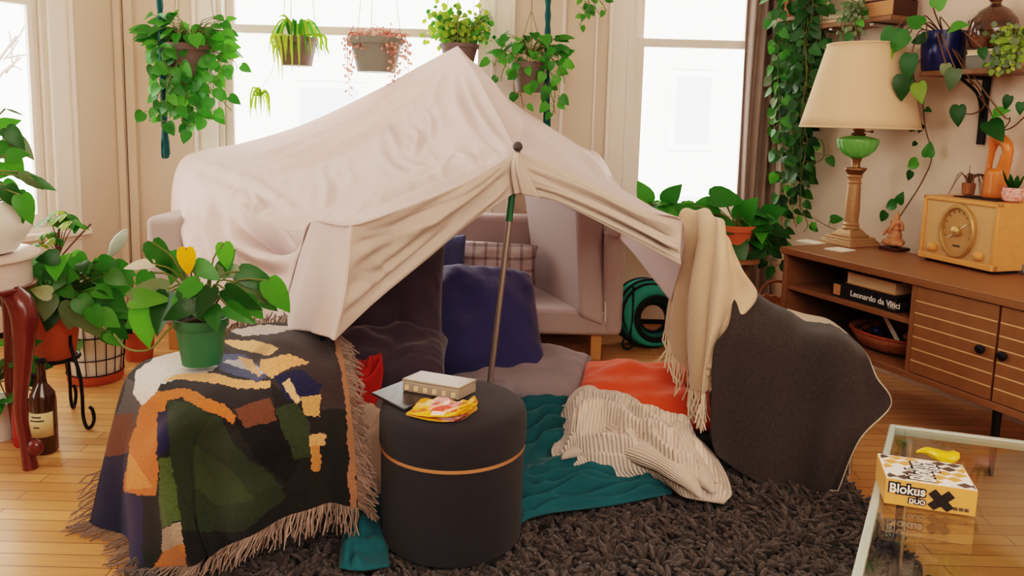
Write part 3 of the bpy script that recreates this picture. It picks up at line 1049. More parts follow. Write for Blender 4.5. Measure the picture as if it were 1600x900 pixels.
# ================================================================== BLANKET WITH THE WOVEN PATTERN
def inpoly(x, y, P):
    c = False
    j = len(P) - 1
    for i in range(len(P)):
        if (P[i][1] > y) != (P[j][1] > y) and x < (P[j][0] - P[i][0]) * (y - P[i][1]) / (P[j][1] - P[i][1]) + P[i][0]: c = not c
        j = i
    return c
PAT = [
 ([(340, 525), (380, 505), (445, 500), (505, 515), (530, 560), (545, 640), (480, 640), (430, 605), (375, 570)], (58, 50, 50)),
 ([(200, 590), (250, 640), (212, 668), (180, 655)], (74, 72, 74)),
 ([(172, 645), (214, 645), (208, 712), (160, 720)], (98, 56, 36)),
 ([(160, 715), (207, 705), (204, 840), (100, 850)], (22, 26, 58)),
 ([(228, 622), (266, 612), (247, 690), (246, 776), (196, 768), (203, 700)], (190, 112, 56)),
 ([(203, 705), (240, 760), (200, 765)], (206, 140, 84)),
 ([(195, 768), (226, 776), (228, 895), (190, 890)], (32, 34, 76)),
 ([(226, 778), (247, 776), (258, 890), (226, 895)], (20, 24, 20)),
 ([(247, 718), (266, 714), (284, 812), (254, 822)], (74, 92, 48)),
 ([(254, 824), (283, 814), (288, 850), (256, 860)], (160, 138, 118)),
 ([(256, 860), (288, 850), (300, 905), (230, 905)], (182, 114, 56)),
 ([(248, 645), (274, 640), (262, 702), (246, 718)], (26, 28, 66)),
 ([(262, 625), (330, 636), (372, 700), (425, 742), (448, 775), (380, 830), (285, 830), (266, 715)], (44, 56, 38)),
 ([(300, 690), (360, 730), (400, 780), (340, 790), (300, 760)], (54, 68, 42)),
 ([(365, 655), (440, 640), (470, 720), (446, 755), (400, 715)], (15, 15, 17)),
 ([(215, 582), (250, 555), (320, 540), (350, 570), (300, 592), (252, 600), (232, 640), (208, 615)], (214, 208, 202)),
 ([(236, 625), (262, 602), (330, 598), (424, 604), (430, 634), (370, 652), (330, 632), (290, 612), (250, 614)], (42, 40, 42)),
 ([(222, 636), (248, 612), (290, 610), (332, 626), (368, 650), (366, 664), (322, 642), (286, 624), (256, 627), (238, 655)], (186, 112, 58)),
 ([(252, 596), (290, 583), (330, 584), (382, 597), (422, 598), (424, 607), (370, 609), (330, 600), (292, 595)], (228, 170, 118)),
 ([(366, 640), (424, 620), (430, 658), (384, 668)], (104, 66, 48)),
 ([(335, 556), (384, 556), (424, 588), (402, 600), (340, 578)], (72, 82, 116)),
 ([(350, 566), (384, 562), (416, 586), (404, 590)], (196, 192, 198)),
 ([(346, 532), (402, 534), (440, 546), (422, 556), (372, 548)], (228, 180, 132)),
 ([(360, 515), (420, 508), (470, 512), (430, 522), (380, 526)], (196, 186, 180)),
 ([(408, 562), (450, 556), (486, 566), (452, 578), (424, 594), (404, 582)], (224, 164, 114)),
 ([(372, 560), (396, 564), (408, 592), (394, 588)], (222, 174, 130)),
 ([(428, 590), (472, 580), (502, 602), (490, 622), (450, 628)], (28, 34, 70)),
 ([(440, 600), (452, 592), (470, 625), (462, 632)], (214, 174, 132)),
 ([(470, 620), (498, 617), (500, 651), (474, 653)], (196, 148, 98)),
 ([(480, 680), (511, 677), (508, 696), (481, 696)], (196, 150, 104)),
 ([(484, 696), (499, 696), (498, 736), (485, 734)], (186, 128, 72)),
 ([(428, 640), (462, 630), (482, 662), (486, 712), (460, 718)], (48, 62, 40)),
 ([(522, 520), (531, 524), (547, 600), (553, 640), (558, 800), (546, 800), (540, 640)], (156, 112, 84)),
]
def patcol(q, u, v):
    x, y = px(q)
    x += 4 * nz(x * .03, y * .03, 1)
    y += 4 * nz(x * .03, y * .03, 7)
    x += 2.2 * nz(x * .16, y * .16, 3); y += 2.2 * nz(x * .16, y * .16, 13)
    c = (30, 32, 30)
    for P, k in PAT:
        if inpoly(x, y, P): c = k
    return lin(c)
BR = WR(
    [(258, 556, 2.46), (300, 546, 2.46), (345, 532, 2.46), (372, 514, 2.44), (430, 506, 2.40), (490, 512, 2.34), (522, 522, 2.26)],
    [(226, 566, 2.32), (280, 562, 2.26), (340, 560, 2.24), (380, 552, 2.22), (430, 532, 2.22), (490, 540, 2.18), (533, 548, 2.16)],
    [(204, 584, 2.22), (258, 590, 2.08), (330, 592, 2.03), (385, 588, 2.04), (430, 574, 2.06), (495, 578, 2.06), (540, 585, 2.08)],
    [(193, 606, 2.18), (238, 620, 1.98), (300, 625, 1.92), (365, 640, 1.90), (425, 630, 1.92), (490, 622, 1.97), (546, 630, 2.03)],
    [(178, 660, 2.15), (222, 680, 1.97), (255, 690, 1.87), (330, 690, 1.89), (420, 690, 1.86), (490, 685, 1.91), (552, 690, 1.99)],
    [(160, 735, 2.14), (207, 745, 1.98), (250, 752, 1.85), (330, 750, 1.88), (420, 745, 1.86), (490, 735, 1.90), (556, 738, 1.97)],
    [(146, 800, 2.13), (200, 826, 1.96), (262, 832, 1.82), (330, 812, 1.86), (410, 790, 1.86), (490, 770, 1.90), (558, 775, 1.96)],
    [(140, 832, 2.12), (203, 876, 1.95), (285, 890, 1.81), (345, 858, 1.85), (415, 822, 1.86), (490, 790, 1.90), (558, 792, 1.96)])
def bfold(u, v, p):
    k = max(0, v - .42)
    return (.03 * sin(u * 30 + 1.2 * sin(v * 5)) * k * (1 - .5 * u) + .02 * nz(u * 5, v * 5, 2) * min(1, v * 6)
            + .05 * k * (abs(sin(u * 9.5 + .6)) ** 3) * (u < .45)) * min(1, u * 12, (1 - u) * 12)
bl_t = thing('patterned_blanket', 'fringed woven blanket in green, navy, orange and cream draped over the plant chair', 'blanket', G(300, 860, 0))
rows = loft(BR, 230, 240, bfold)
for r in rows:
    for p in r: p.z = max(p.z, .015 + (.035 if p.x > -.75 else 0))
mb = MB(); mb.grid(rows, colf=patcol)
mb.build('woven_cloth', M['blanket'], bl_t, solid=.008)
rnd = random.Random(5)
mb = MB()
def fringe(mb, P, dirf, L, n, rnd, r=.0021, zmin=.012):
    for i in range(n):
        t = i / (n - 1) * (len(P) - 1)
        k = min(int(t), len(P) - 2)
        p = P[k].lerp(P[k + 1], t - k)
        d = dirf(t / (len(P) - 1))
        pts = [p]
        for s in range(1, 4):
            q = p + d * L * s / 3 * rnd.uniform(.8, 1.15) + rv(rnd, L * .07 * s) + V((0, 0, -.12 * L * s * s / 3))
            q.z = max(q.z, zmin)
            pts.append(q)
        mb.tube(pts, [r, r, r, r * .8], 4)
right = [r[-1] for r in rows][2:]
left = [r[0] for r in rows]
fringe(mb, right, lambda t: V((1, -.25, -.15 if t < .3 else -.3)).normalized(), .05, 190, rnd)
fringe(mb, left[170:], lambda t: V((-.9, -.3, -.3)), .06, 30, rnd, zmin=.004)
fringe(mb, rows[-1], lambda t: V((-.75 + t * .9, -.5, -.45 if t > .3 else -.1)).normalized(), .055, 190, rnd, zmin=.006)
fringe(mb, rows[0][90:], lambda t: V((0, .35, .75)).normalized(), .04, 100, rnd)
mb.build('fringe', M['fringe'], bl_t)

# ================================================================== CREAM THROW AND CHARCOAL BLANKET
TR = WR(
    [(1068, 352, 3.16), (1090, 345, 3.08), (1112, 352, 2.92), (1128, 365, 2.80), (1134, 378, 2.76)],
    [(1050, 345, 3.04), (1074, 329, 2.98), (1104, 331, 2.82), (1126, 346, 2.68), (1140, 376, 2.63)],
    [(1058, 395, 2.99), (1080, 390, 2.88), (1100, 392, 2.70), (1128, 396, 2.60), (1160, 422, 2.60)],
    [(1048, 450, 2.97), (1070, 452, 2.87), (1092, 455, 2.66), (1126, 452, 2.585), (1183, 462, 2.60)],
    [(1041, 496, 2.97), (1066, 510, 2.86), (1090, 515, 2.64), (1118, 510, 2.58), (1152, 503, 2.58)],
    [(1039, 512, 2.97), (1072, 560, 2.84), (1091, 585, 2.63), (1108, 575, 2.575), (1116, 546, 2.57)],
    [(1038, 518, 2.97), (1076, 585, 2.83), (1091, 612, 2.63), (1105, 612, 2.575), (1112, 552, 2.57)])
th = thing('cream_throw', 'cream wool throw with knotted tassels hung over the back of the dining chair', 'throw', W(1080, 620, 2.8))
rows = loft(TR, 70, 100, lambda u, v, p: .018 * sin(u * 22 + v * 2) * min(1, v * 3) * min(1, u * 8, (1 - u) * 8))
mb = MB(); mb.grid(rows); mb.build('woven_cloth', M['throw'], th, solid=.005)
mb = MB()
rnd = random.Random(9)
fringe(mb, rows[-1][:52], lambda t: V((rnd.uniform(-.1, .1), -.1, -1)), .085, 46, rnd, r=.0036)
mb.build('tassels', M['cfringe'], th)

DK = WR(
    [(1150, 430, 2.74), (1200, 471, 2.82), (1250, 490, 2.92), (1288, 498, 3.0), (1312, 512, 3.02)],
    [(1148, 446, 2.64), (1198, 481, 2.66), (1246, 505, 2.66), (1290, 512, 2.72), (1330, 528, 2.86)],
    [(1140, 505, 2.56), (1186, 520, 2.56), (1248, 535, 2.54), (1306, 535, 2.52), (1352, 552, 2.54)],
    [(1116, 545, 2.545), (1180, 580, 2.535), (1250, 590, 2.51), (1318, 590, 2.47), (1368, 588, 2.47)],
    [(1112, 620, 2.53), (1180, 640, 2.53), (1250, 640, 2.51), (1318, 645, 2.46), (1391, 632, 2.46)],
    [(1111, 680, 2.52), (1180, 700, 2.51), (1240, 710, 2.47), (1290, 715, 2.42), (1340, 690, 2.42)],
    [(1120, 712, 2.50), (1178, 752, 2.46), (1230, 780, 2.41), (1268, 788, 2.40), (1302, 784, 2.40)])
def dfold(u, v, p):
    return (.02 * nz(u * 3, v * 3, 1) + .03 * sin(u * 13 + 1) * v * .6 - .03 * max(0, 1 - abs(u - .40 - v * .06) * 9) * max(0, .55 - v) * min(1, v * 6)) * min(1, u * 8, (1 - u) * 8, v * 5 + .2)
dk = thing('wool_blanket', 'charcoal wool blanket draped over the chair seat down to the rug', 'blanket', G(1200, 780, 0))
rows = loft(DK, 110, 110, dfold)
for r in rows:
    for p in r: p.z = max(p.z, .03)
mb = MB(); mb.grid(rows)
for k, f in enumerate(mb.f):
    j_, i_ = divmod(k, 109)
    if i_ > 42 and j_ < 13 + 5 * nz(i_ * .12, 3) - max(0, 60 - i_) * .35: mb.mi[k] = 1  # upper rows past the first columns take the paler colour
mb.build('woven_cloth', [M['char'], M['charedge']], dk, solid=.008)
mb = MB()
edge = [r[-1] + V((.002, 0, 0)) for r in rows[30:]] + rows[-1][::-1][:26]
mb.tube(edge[::2], .0026, 5)
mb.build('pale_hem', M['charedge'], dk)

# ================================================================== FLOOR TEXTILES
rug = thing('shag_rug', 'dark grey brown shag rug beneath the tent and ottoman', 'rug', (.2, 2.3, 0))
RX0, RX1, RY0, RY1 = -.93, 1.2, 1.25, 3.35
mb = MB()
mb.add([(RX0, RY0, 0.001), (RX1 - .12, RY0, 0.001), (RX1, RY1, 0.001), (RX0 - .05, RY1, 0.001), (RX0, RY0, .014), (RX1 - .12, RY0, .014), (RX1, RY1, .014), (RX0 - .05, RY1, .014)],
       [(3, 2, 1, 0), (4, 5, 6, 7), (0, 1, 5, 4), (1, 2, 6, 5), (2, 3, 7, 6), (3, 0, 4, 7)])
mb.build('backing', M['rugbase'], rug, smooth=False)
rs = np.random.RandomState(4)
def in_rug(n):
    y = rs.uniform(RY0, RY1, n); t = (y - RY0) / (RY1 - RY0)
    x = RX0 - .05 * t + rs.rand(n) * ((RX1 - .12 + .12 * t) - (RX0 - .05 * t))
    return x, y
n1 = 26000
x, y = in_rug(n1)
keep = (y < 2.62) | (rs.rand(n1) < .35)
x, y = x[keep], y[keep]
n1 = len(x)
ang = rs.rand(n1) * 2 * pi
lean = rs.uniform(.5, 1.7, n1)
ln = rs.uniform(.024, .044, n1)
rr = rs.uniform(.0045, .0085, n1)
K = 4
rings = []
tt = [0, .4, .75, 1.0]
tw = [.9, 1.15, 1.1, .6]
clump = np.array([nz(a * 9, b * 9, 2) for a, b in zip(x, y)])
ang = ang * .35 + clump * 9
for t, w_ in zip(tt, tw):
    h = .010 + ln * t * np.cos(lean * t * .9)
    off = ln * t * np.sin(lean * t * .9 + .2)
    cx, cy = x + np.cos(ang) * off, y + np.sin(ang) * off
    ring = []
    for k in range(K):
        a = 2 * pi * k / K + ang
        ring.append(np.stack([cx + np.cos(a) * rr * w_, cy + np.sin(a) * rr * w_, h + (0.3 * rr * w_ * np.sin(a))], 1))
    rings.append(np.stack(ring, 1))
Vv = np.stack(rings, 1).reshape(n1, -1, 3)      # n1, 4*K, 3
nvp = Vv.shape[1]
fq = []
for j in range(3):
    for k in range(K):
        fq.append((j * K + k, j * K + (k + 1) % K, (j + 1) * K + (k + 1) % K, (j + 1) * K + k))
fq.append(tuple(3 * K + k for k in range(K)))
fq = np.array(fq)
Fv = (fq[None] + (np.arange(n1) * nvp)[:, None, None]).reshape(-1, 4)
me = bpy.data.meshes.new('pile')
me.vertices.add(n1 * nvp)
me.vertices.foreach_set('co', (Vv.reshape(-1, 3) - np.array([.2, 2.3, 0])).ravel())
me.loops.add(Fv.size); me.loops.foreach_set('vertex_index', Fv.ravel().astype(np.int32))
me.polygons.add(len(Fv)); me.polygons.foreach_set('loop_start', np.arange(0, Fv.size, 4, dtype=np.int32))
me.polygons.foreach_set('use_smooth', np.ones(len(Fv), dtype=bool))
me.materials.append(M['shag'])
me.update(calc_edges=True)
pile = bpy.data.objects.new('pile', me); COL.objects.link(pile); pile.parent = rug; pile['kind'] = 'stuff'

def GR(*rows):
    return [[G(*p) for p in r] for r in rows]
def wrink(amp, fx, fy, seed, base=.0):
    def f(u, v, p):
        a = u * fx + .9 * nz(u * 2.5, v * 2.5, seed); b = v * fy + .9 * nz(u * 2.5, v * 2.5, seed + 5)
        h = (.5 + .5 * sin(b * 5.2 + 3 * nz(a, b * .5, seed + 2) + a * 1.5)) ** 1.6 * (.35 + .9 * max(0, .45 + nz(a * .8, b * .6, seed + 8)))
        h += .45 * (.5 + .5 * sin(a * 6 - b * 4 + 4 * nz(a * .8, b * .8, seed + 1))) ** 2 * max(0, .3 + nz(a * 1.1, b * .9, seed + 4))
        return (h * amp + base) * min(1, u * 9, (1 - u) * 9) * min(1, v * 9, (1 - v) * 9)
    return f
def cloth(name, label, cat, mname, rows, nu, nv, disp, sol=.006, uv=False, zmin=None):
    R = loft(rows, nu, nv)
    for j in range(nv):
        for i in range(nu):
            p = R[j][i]
            p.z += disp(i / (nu - 1), j / (nv - 1), p)
            if zmin: p.z = max(p.z, zmin)
    mb = MB(); mb.grid(R, uv=uv)
    return tag(mb.build(name, M[mname], solid=sol), label, cat)
cloth('velvet_throw', 'rumpled teal velvet throw spread over the rug inside the tent', 'blanket', 'teal',
      GR([(700, 600, .04), (790, 606, .05), (880, 606, .05), (915, 618, .05)],
         [(690, 660, .05), (800, 660, .05), (890, 660, .05), (960, 660, .05)],
         [(700, 740, .05), (800, 730, .05), (900, 725, .05), (1020, 720, .05)],
         [(740, 800, .05), (815, 780, .05), (930, 772, .05), (1046, 748, .05)],
         [(800, 832, .04), (838, 806, .05), (940, 792, .05), (1050, 772, .04)]),
      220, 260, wrink(.046, 5, 13, 2))
cloth('velvet_throw', 'loose teal corner of cloth poking out between the blanket fringe and ottoman', 'blanket', 'teal',
      GR([(556, 770, .06), (575, 765, .07), (596, 770, .06)], [(550, 800, .05), (575, 795, .08), (600, 800, .05)],
         [(536, 840, .05), (566, 838, .07), (604, 845, .05)], [(530, 888, .045), (566, 892, .05), (608, 885, .045)]), 40, 50, wrink(.035, 2, 3, 11))
cloth('white_cloth', 'crumpled off-white cloth wedged between the blanket fringe and the ottoman', 'cloth', 'cream',
      WR([(545, 640, 2.32), (570, 634, 2.34), (596, 640, 2.36)], [(548, 690, 2.28), (572, 682, 2.28), (598, 690, 2.3)],
         [(550, 750, 2.24), (572, 752, 2.22), (596, 750, 2.26)], [(552, 790, 2.2), (574, 792, 2.18), (596, 790, 2.2)]), 40, 50, wrink(.05, 2, 3, 21), zmin=.03)
cloth('red_cloth', 'bunched dark red cloth beside the blanket fringe', 'cloth', 'red',
      WR([(544, 590, 2.62), (566, 566, 2.64), (596, 552, 2.66)], [(538, 612, 2.58), (566, 596, 2.54), (598, 585, 2.60)],
         [(540, 634, 2.54), (565, 625, 2.50), (592, 615, 2.56)], [(545, 655, 2.5), (565, 652, 2.46), (584, 640, 2.5)]), 60, 60, wrink(.05, 1.6, 2, 31), zmin=.05)
# knit blanket heap
KR = [([(.05, .28), (.3, .2), (.55, .3), (.8, .33)], .05, .07), ([(.12, .5), (.35, .42), (.5, .55), (.72, .62)], .065, .06),
      ([(.05, .72), (.25, .66), (.45, .74), (.5, .62)], .05, .05), ([(.55, .35), (.68, .5), (.62, .66), (.8, .8)], .055, .055),
      ([(.3, .08), (.45, .2), (.4, .34)], .035, .06), ([(.75, .45), (.88, .62), (.95, .85)], .035, .06), ([(.25, .85), (.5, .86), (.75, .9)], .025, .045)]
KC = [(curve([(x, y, 0) for x, y in P], 24), a, w_) for P, a, w_ in KR]
def knit(u, v, p):
    k = min(1, u * 7, (1 - u) * 7) * min(1, v * 7, (1 - v) * 7)
    q = V((u + .05 * nz(u * 5, v * 5, 1), v + .05 * nz(u * 5, v * 5, 6), 0))
    f = 0
    for P, a, w_ in KC:
        d, yy = min(((q - c).length, q.y - c.y) for c in P)
        w2 = w_ * (1.25 if yy < 0 else .75)
        f = max(f, a * math.exp(-(d / w2) ** 2)) + .12 * min(f, a * math.exp(-(d / w2) ** 2))
    f += .016 * (1 + nz(u * 6, v * 6, 3)) + .006 * nz(u * 14, v * 14, 4)
    return f * k * 1.55
cloth('knit_blanket', 'cream ribbed knit blanket heaped on the teal throw', 'blanket', 'knit',
      GR([(888, 618, .05), (925, 614, .06), (985, 634, .06), (1030, 652, .06), (1084, 680, .05)],
         [(876, 640, .06), (930, 650, .08), (990, 662, .09), (1045, 678, .08), (1105, 700, .05)],
         [(880, 672, .07), (925, 675, .10), (985, 685, .11), (1050, 695, .11), (1118, 715, .07)],
         [(862, 704, .07), (915, 715, .09), (985, 715, .10), (1055, 730, .10), (1135, 745, .06)],
         [(872, 726, .06), (930, 732, .07), (1000, 740, .08), (1060, 760, .08), (1142, 772, .05)],
         [(890, 738, .055), (940, 742, .06), (1030, 752, .06), (1075, 778, .06), (1132, 786, .05)]),
      190, 190, knit, sol=.01, uv=True)


# (folded-over rolls belong to the same knit blanket)
kb = bpy.data.objects['knit_blanket']
mb = MB()
for pts, r in (([(892, 634), (940, 650), (985, 678), (1046, 690), (1075, 700)], .052), ([(878, 690), (915, 686), (960, 690), (1010, 704), (1064, 728), (1100, 750)], .040), ([(1000, 640), (1045, 662), (1066, 700), (1118, 742)], .05),
               ([(884, 618), (915, 612), (950, 628), (1000, 640)], .038)):
    P = curve([G(x, y, .15) for x, y in pts], 60)
    rows = []
    for i_, p in enumerate(P):
        t = (P[min(i_ + 1, 59)] - P[max(i_ - 1, 0)]).normalized()
        sd = V((-t.y, t.x, 0)).normalized()
        e = sin(pi * min(1, (i_ + .3) / 24, (59.3 - i_) / 24) / 2) ** .8
        rr = r * e * (1 + .25 * nz(i_ * .15, r * 90))
        rows.append([p + sd * cos(a) * rr * 1.1 + V((0, 0, sin(a) * rr * .9 - .012 - .05 * (1 - e))) for a in [(-.25 + 1.5 * k / 16) * pi for k in range(17)]])
    k0 = len(mb.v)
    mb.grid(rows, uv=True)
    for q in range(k0, len(mb.v)):
        a_, b_ = mb.uv[q]; mb.uv[q] = (a_ * .42, b_ * .6)
rl = mb.build('folded_roll', M['knit'], kb, solid=.006)
rl.name = 'folded_edge'
# ================================================================== OTTOMAN
OC = V((-.148, 2.075, .035))
ot = thing('ottoman', 'round charcoal felt storage ottoman with a tan strap line on the shag rug', 'ottoman', OC)
mb = MB(); mb.lathe([(.18, 0), (.194, .012), (.197, .06), (.198, .268)], OC, 72); mb.build('body', M['otto'], ot)
mb = MB(); mb.lathe([(.199, .276), (.203, .285), (.203, .355), (.198, .376), (.182, .388), (.10, .393), (.0005, .394)], OC, 72); mb.build('lid', M['otto'], ot)
mb = MB(); mb.lathe([(.2, .268), (.2005, .268), (.2005, .277), (.2, .277), (.19, .277), (.19, .268), (.2, .268)], OC, 72); mb.build('leather_band', M['band'], ot)
OT = OC.z + .394
# dark folder and plastic box and snack bag on the lid
def quadbox(mb, P, h, mi=0):
    """P: four ground points counter clockwise"""
    mb.prism(P, (0, 0, h), mi)
a, b, c = G(580, 617, OT), G(632, 643, OT), G(690, 618, OT)
mb = MB(); quadbox(mb, [a, b, b + (c - b) * 1.0, a + (c - b) * 1.0], .007)
tag(mb.build('notebook', M['notebook'], bevel=.002), 'thin dark notebook lying on the ottoman lid under the plastic box', 'notebook')
z1 = OT + .007
a, b = G(629, 611, z1), G(716, 626, z1)
dv = (G(744, 612, z1) - b); dv.z = 0
bx = thing('plastic_box', 'frosted clear rectangular plastic box on top of the notebook', 'box', (a + b) / 2)
mb = MB(); quadbox(mb, [a, b, b + dv, a + dv], .03); mb.build('base', M['clearbox'], bx, bevel=.003)
n_ = (b - a) * .012
mb = MB(); quadbox(mb, [a - n_ + V((0, 0, .0305)), b + n_ + V((0, 0, .0305)), b + dv + n_ + V((0, 0, .0305)), a + dv - n_ + V((0, 0, .0305))], .006); mb.build('lid', M['clearbox'], bx, bevel=.002)
mb = MB()
for k in range(6):
    p = a.lerp(b, (k + .5) / 6) + dv * .02 - dv.normalized() * .004 + V((0, 0, .014)); mb.box(p, (.012, .002, .014))
mb.build('inner_tile', M['pages'], bx, smooth=False)
# snack bag
def bagcol(q, u, v):
    if .22 < u < .62 and v < .75: return lin((224, 92, 72)) if (u + v * .5) % .3 < .2 else lin((244, 180, 150))
    if .3 < u < .5 and .3 < v < .9: return lin((250, 230, 220))
    return lin((246, 180, 40)) if nz(u * 5, v * 5, 3) > -.25 else lin((214, 120, 40))
BG = [[G(*p) for p in r] for r in (
    [(656, 624, OT + .012), (690, 621, OT + .03), (722, 627, OT + .03), (742, 619, OT + .02)],
    [(645, 637, OT + .014), (686, 634, OT + .035), (720, 636, OT + .035), (746, 629, OT + .02)],
    [(634, 647, OT + .004), (672, 651, OT + .012), (706, 651, OT + .014), (734, 644, OT + .008)])]
mb = MB(); mb.grid(loft(BG, 40, 26, lambda u, v, p: .006 * nz(u * 8, v * 6, 4)), colf=bagcol)
bot = [[V((p.x, p.y, OT + .002)) for p in r] for r in loft(BG, 40, 26)]
mb.grid([r[::-1] for r in bot], colf=bagcol)
sn = tag(mb.build('snack_bag', M['bag'], solid=.0015), 'crumpled yellow and orange snack bag on the ottoman lid', 'bag')


# ================================================================== CONSOLE
ZT = .65
C0 = G(1225, 385, ZT); C0.z = 0
CD, CLN = .46, 2.0
RC = Matrix((RA, RB, V((0, 0, 1)))).transposed()
def cf(t, d, z):                         # point in the console's own frame
    return C0 + RA * t + RB * d + V((0, 0, z))
def cbox(mb, t0, t1, d0, d1, z0, z1, mi=0):
    mb.box(cf((t0 + t1) / 2, (d0 + d1) / 2, (z0 + z1) / 2), (t1 - t0, d1 - d0, z1 - z0), RC, mi)
def cfront(x, y):                        # t, z of a pixel on the front plane
    p = onplane(x, y, C0, RB)
    return (p - C0).dot(RA), p.z
tdiv = cfront(1427, 500)[0]
td2 = cfront(1557, 540)[0]
td3 = td2 + (td2 - tdiv)
ZB = cfront(1420, 592)[1]
con = thing('media_console', 'low walnut console with open shelves and grooved doors along the wall', 'console', cf(CLN / 2, CD / 2, 0))
mb = MB(); cbox(mb, -.01, CLN, -.012, CD, ZT - .032, ZT); mb.build('top', M['walnut'], con, bevel=.003)
for ta_, tb_ in ((0, .022), (CLN - .03, CLN - .01), (tdiv - .022, tdiv - .001)):
    mb = MB(); cbox(mb, ta_, tb_, .003, CD - .012, ZB + .001, ZT - .033); mb.build('side_panel', M['walnut'], con, bevel=.002)
mb = MB(); cbox(mb, 0, CLN - .01, 0, CD - .01, ZB, ZB + .026); mb.build('bottom_panel', M['walnut'], con, bevel=.002)
mb = MB(); cbox(mb, .02, CLN - .03, CD - .02, CD - .01, ZB, ZT - .03); mb.build('back_panel', M['walnutd'], con, smooth=False)
zs = cfront(1330, 478)[1]
mb = MB(); cbox(mb, .022, tdiv - .022, .015, CD - .02, zs - .011, zs + .011); mb.build('shelf', M['walnut'], con, bevel=.002)
knobs = [cfront(1536, 545), cfront(1571, 556)]
for i, (ta, tb) in enumerate(((tdiv, td2 - .004), (td2 + .002, td3 - .004), (td3 + .002, td3 * 2 - td2 - .004))):
    tb = min(tb, CLN - .035)
    if tb - ta < .05: continue
    mb = MB(); cbox(mb, ta + .003, tb, .0, .02, ZB + .03, ZT - .036)
    for k in range(6):
        z = ZB + .03 + (ZT - .066 - ZB) * (k + 1) / 7.2
        cbox(mb, ta + .004, tb - .001, -.0015, .004, z - .0022, z + .0022, 1)
    d = mb.build('door', [M['walnut'], M['inlay']], con, smooth=False)
    if i < 2:
        kt, kz = knobs[i]
        mb = MB(); mb.lathe([(.008, 0), (.008, .012), (.016, .014), (.017, .02), (.012, .024), (.0005, .025)], cf(kt, 0, kz), 20, R=Matrix((RA, V((0, 0, 1)), -RB)).transposed()); mb.build('knob', M['blackm'], d)
for t_ in (.06, CLN * .52, CLN - .1):
    for d_0 in (.05, CD - .06):
        mb = MB(); mb.tube([cf(t_, d_0, 0), cf(t_, d_0, ZB)], [.009, .016], 12); mb.build('leg', M['blackm'], con)

def on_top(x, y): return G(x, y, ZT)
# lamp ---------------------------------------------------------------------
LP = on_top(1327, 381)
la = thing('table_lamp', 'tall antique column table lamp with pleated cream shade and green glass font', 'lamp', LP)
def hz(y, x=1330):                       # height of a pixel row at the lamp's depth
    return W(x, y, LP.y).z - ZT
S = (W(1427, 200, LP.y) - W(1252, 200, LP.y)).length / 2      # shade radius
h_sb, h_st, h_gl, h_cap = hz(199), hz(70), hz(247), hz(262)
mb = MB()
s_ = .098
for (w_, z0, z1) in ((s_, 0, .016), (s_ * .92, .016, .026), (s_ * .84, .026, .038), (s_ * .62, .038, .05)):
    mb.box(LP + V((0, 0, (z0 + z1) / 2)), (w_ * 2, w_ * 2, z1 - z0), RC, taper=.94)
mb.box(LP + V((0, 0, .062)), (s_ * 1.1, s_ * 1.1, .026), RC, taper=.62)
mb.build('base', M['column'], la, bevel=.003)
mb = MB(); mb.lathe([(.036, .07), (.042, .078), (.034, .088), (.038, .096), (.031, .105), (.033, .15), (.034, h_cap * .45), (.029, h_cap - .075), (.034, h_cap - .07), (.028, h_cap - .06), (.03, h_cap - .05), (.036, h_cap - .04), (.03, h_cap - .03)], LP, 28, flute=None); mb.build('column', M['column'], la)
mb = MB(); mb.lathe([(.032, h_cap - .032), (.045, h_cap - .012), (.05, h_cap - .008), (.05, h_cap), (.02, h_cap + .004), (.018, h_cap + .02), (.026, h_gl)], LP, 24); mb.build('capital', M['brass'], la)
h_gt = hz(213)
mb = MB(); mb.lathe([(.024, h_gl), (.05, h_gl + .012), (.08, h_gl + .04), (.091, (h_gl + h_gt) / 2 + .025), (.088, h_gt - .012), (.06, h_gt - .002), (.03, h_gt + .004)], LP, 72, flute=(18, .025)); mb.build('glass_font', M['greenglass'], la)
mb = MB(); mb.lathe([(.03, h_gt + .002), (.034, h_gt + .012), (.024, h_gt + .018), (.03, h_gt + .03), (.02, h_gt + .036), (.02, h_sb + .05)], LP, 24); mb.tube([LP + V((0, 0, h_gl)), LP + V((0, 0, h_gt + .005))], .006, 8); mb.build('burner_collar', M['brass'], la)
mb = MB(); q = LP + V((0, 0, h_gt + .024)); mb.tube([q, q + V((.05, -.02, .0))], .003, 6); mb.ball(q + V((.053, -.021, 0)), .008, 10); mb.build('switch_key', M['brass'], la)
st_ = S * .63
mb = MB()
rows = []
npl = 108
for j in range(9):
    t = j / 8
    r = S + (st_ - S) * t
    rows.append([LP + V((cos(2 * pi * k / npl) * r * (1 + (.010 if k % 2 else -.010)), sin(2 * pi * k / npl) * r * (1 + (.006 if k % 2 else -.006)), h_sb + (h_st - h_sb) * t)) for k in range(npl)])
mb.grid(rows, close=True)
for (r, z) in ((S, h_sb), (st_, h_st)):
    mb.tube([LP + V((cos(2 * pi * k / 60) * r, sin(2 * pi * k / 60) * r, z)) for k in range(61)], .0045, 6, cap=False)
sh = mb.build('lamp_shade', M['shade'], la, solid=.0012)
mb = MB()
for k in range(3):
    a = 2 * pi * k / 3
    mb.tube([LP + V((0, 0, h_st - .03)), LP + V((cos(a) * st_, sin(a) * st_, h_st - .005))], .002, 5)
mb.tube([LP + V((0, 0, h_sb + .04)), LP + V((0, 0, h_st))], .004, 6)
mb.build('shade_fitter', M['brass'], la)

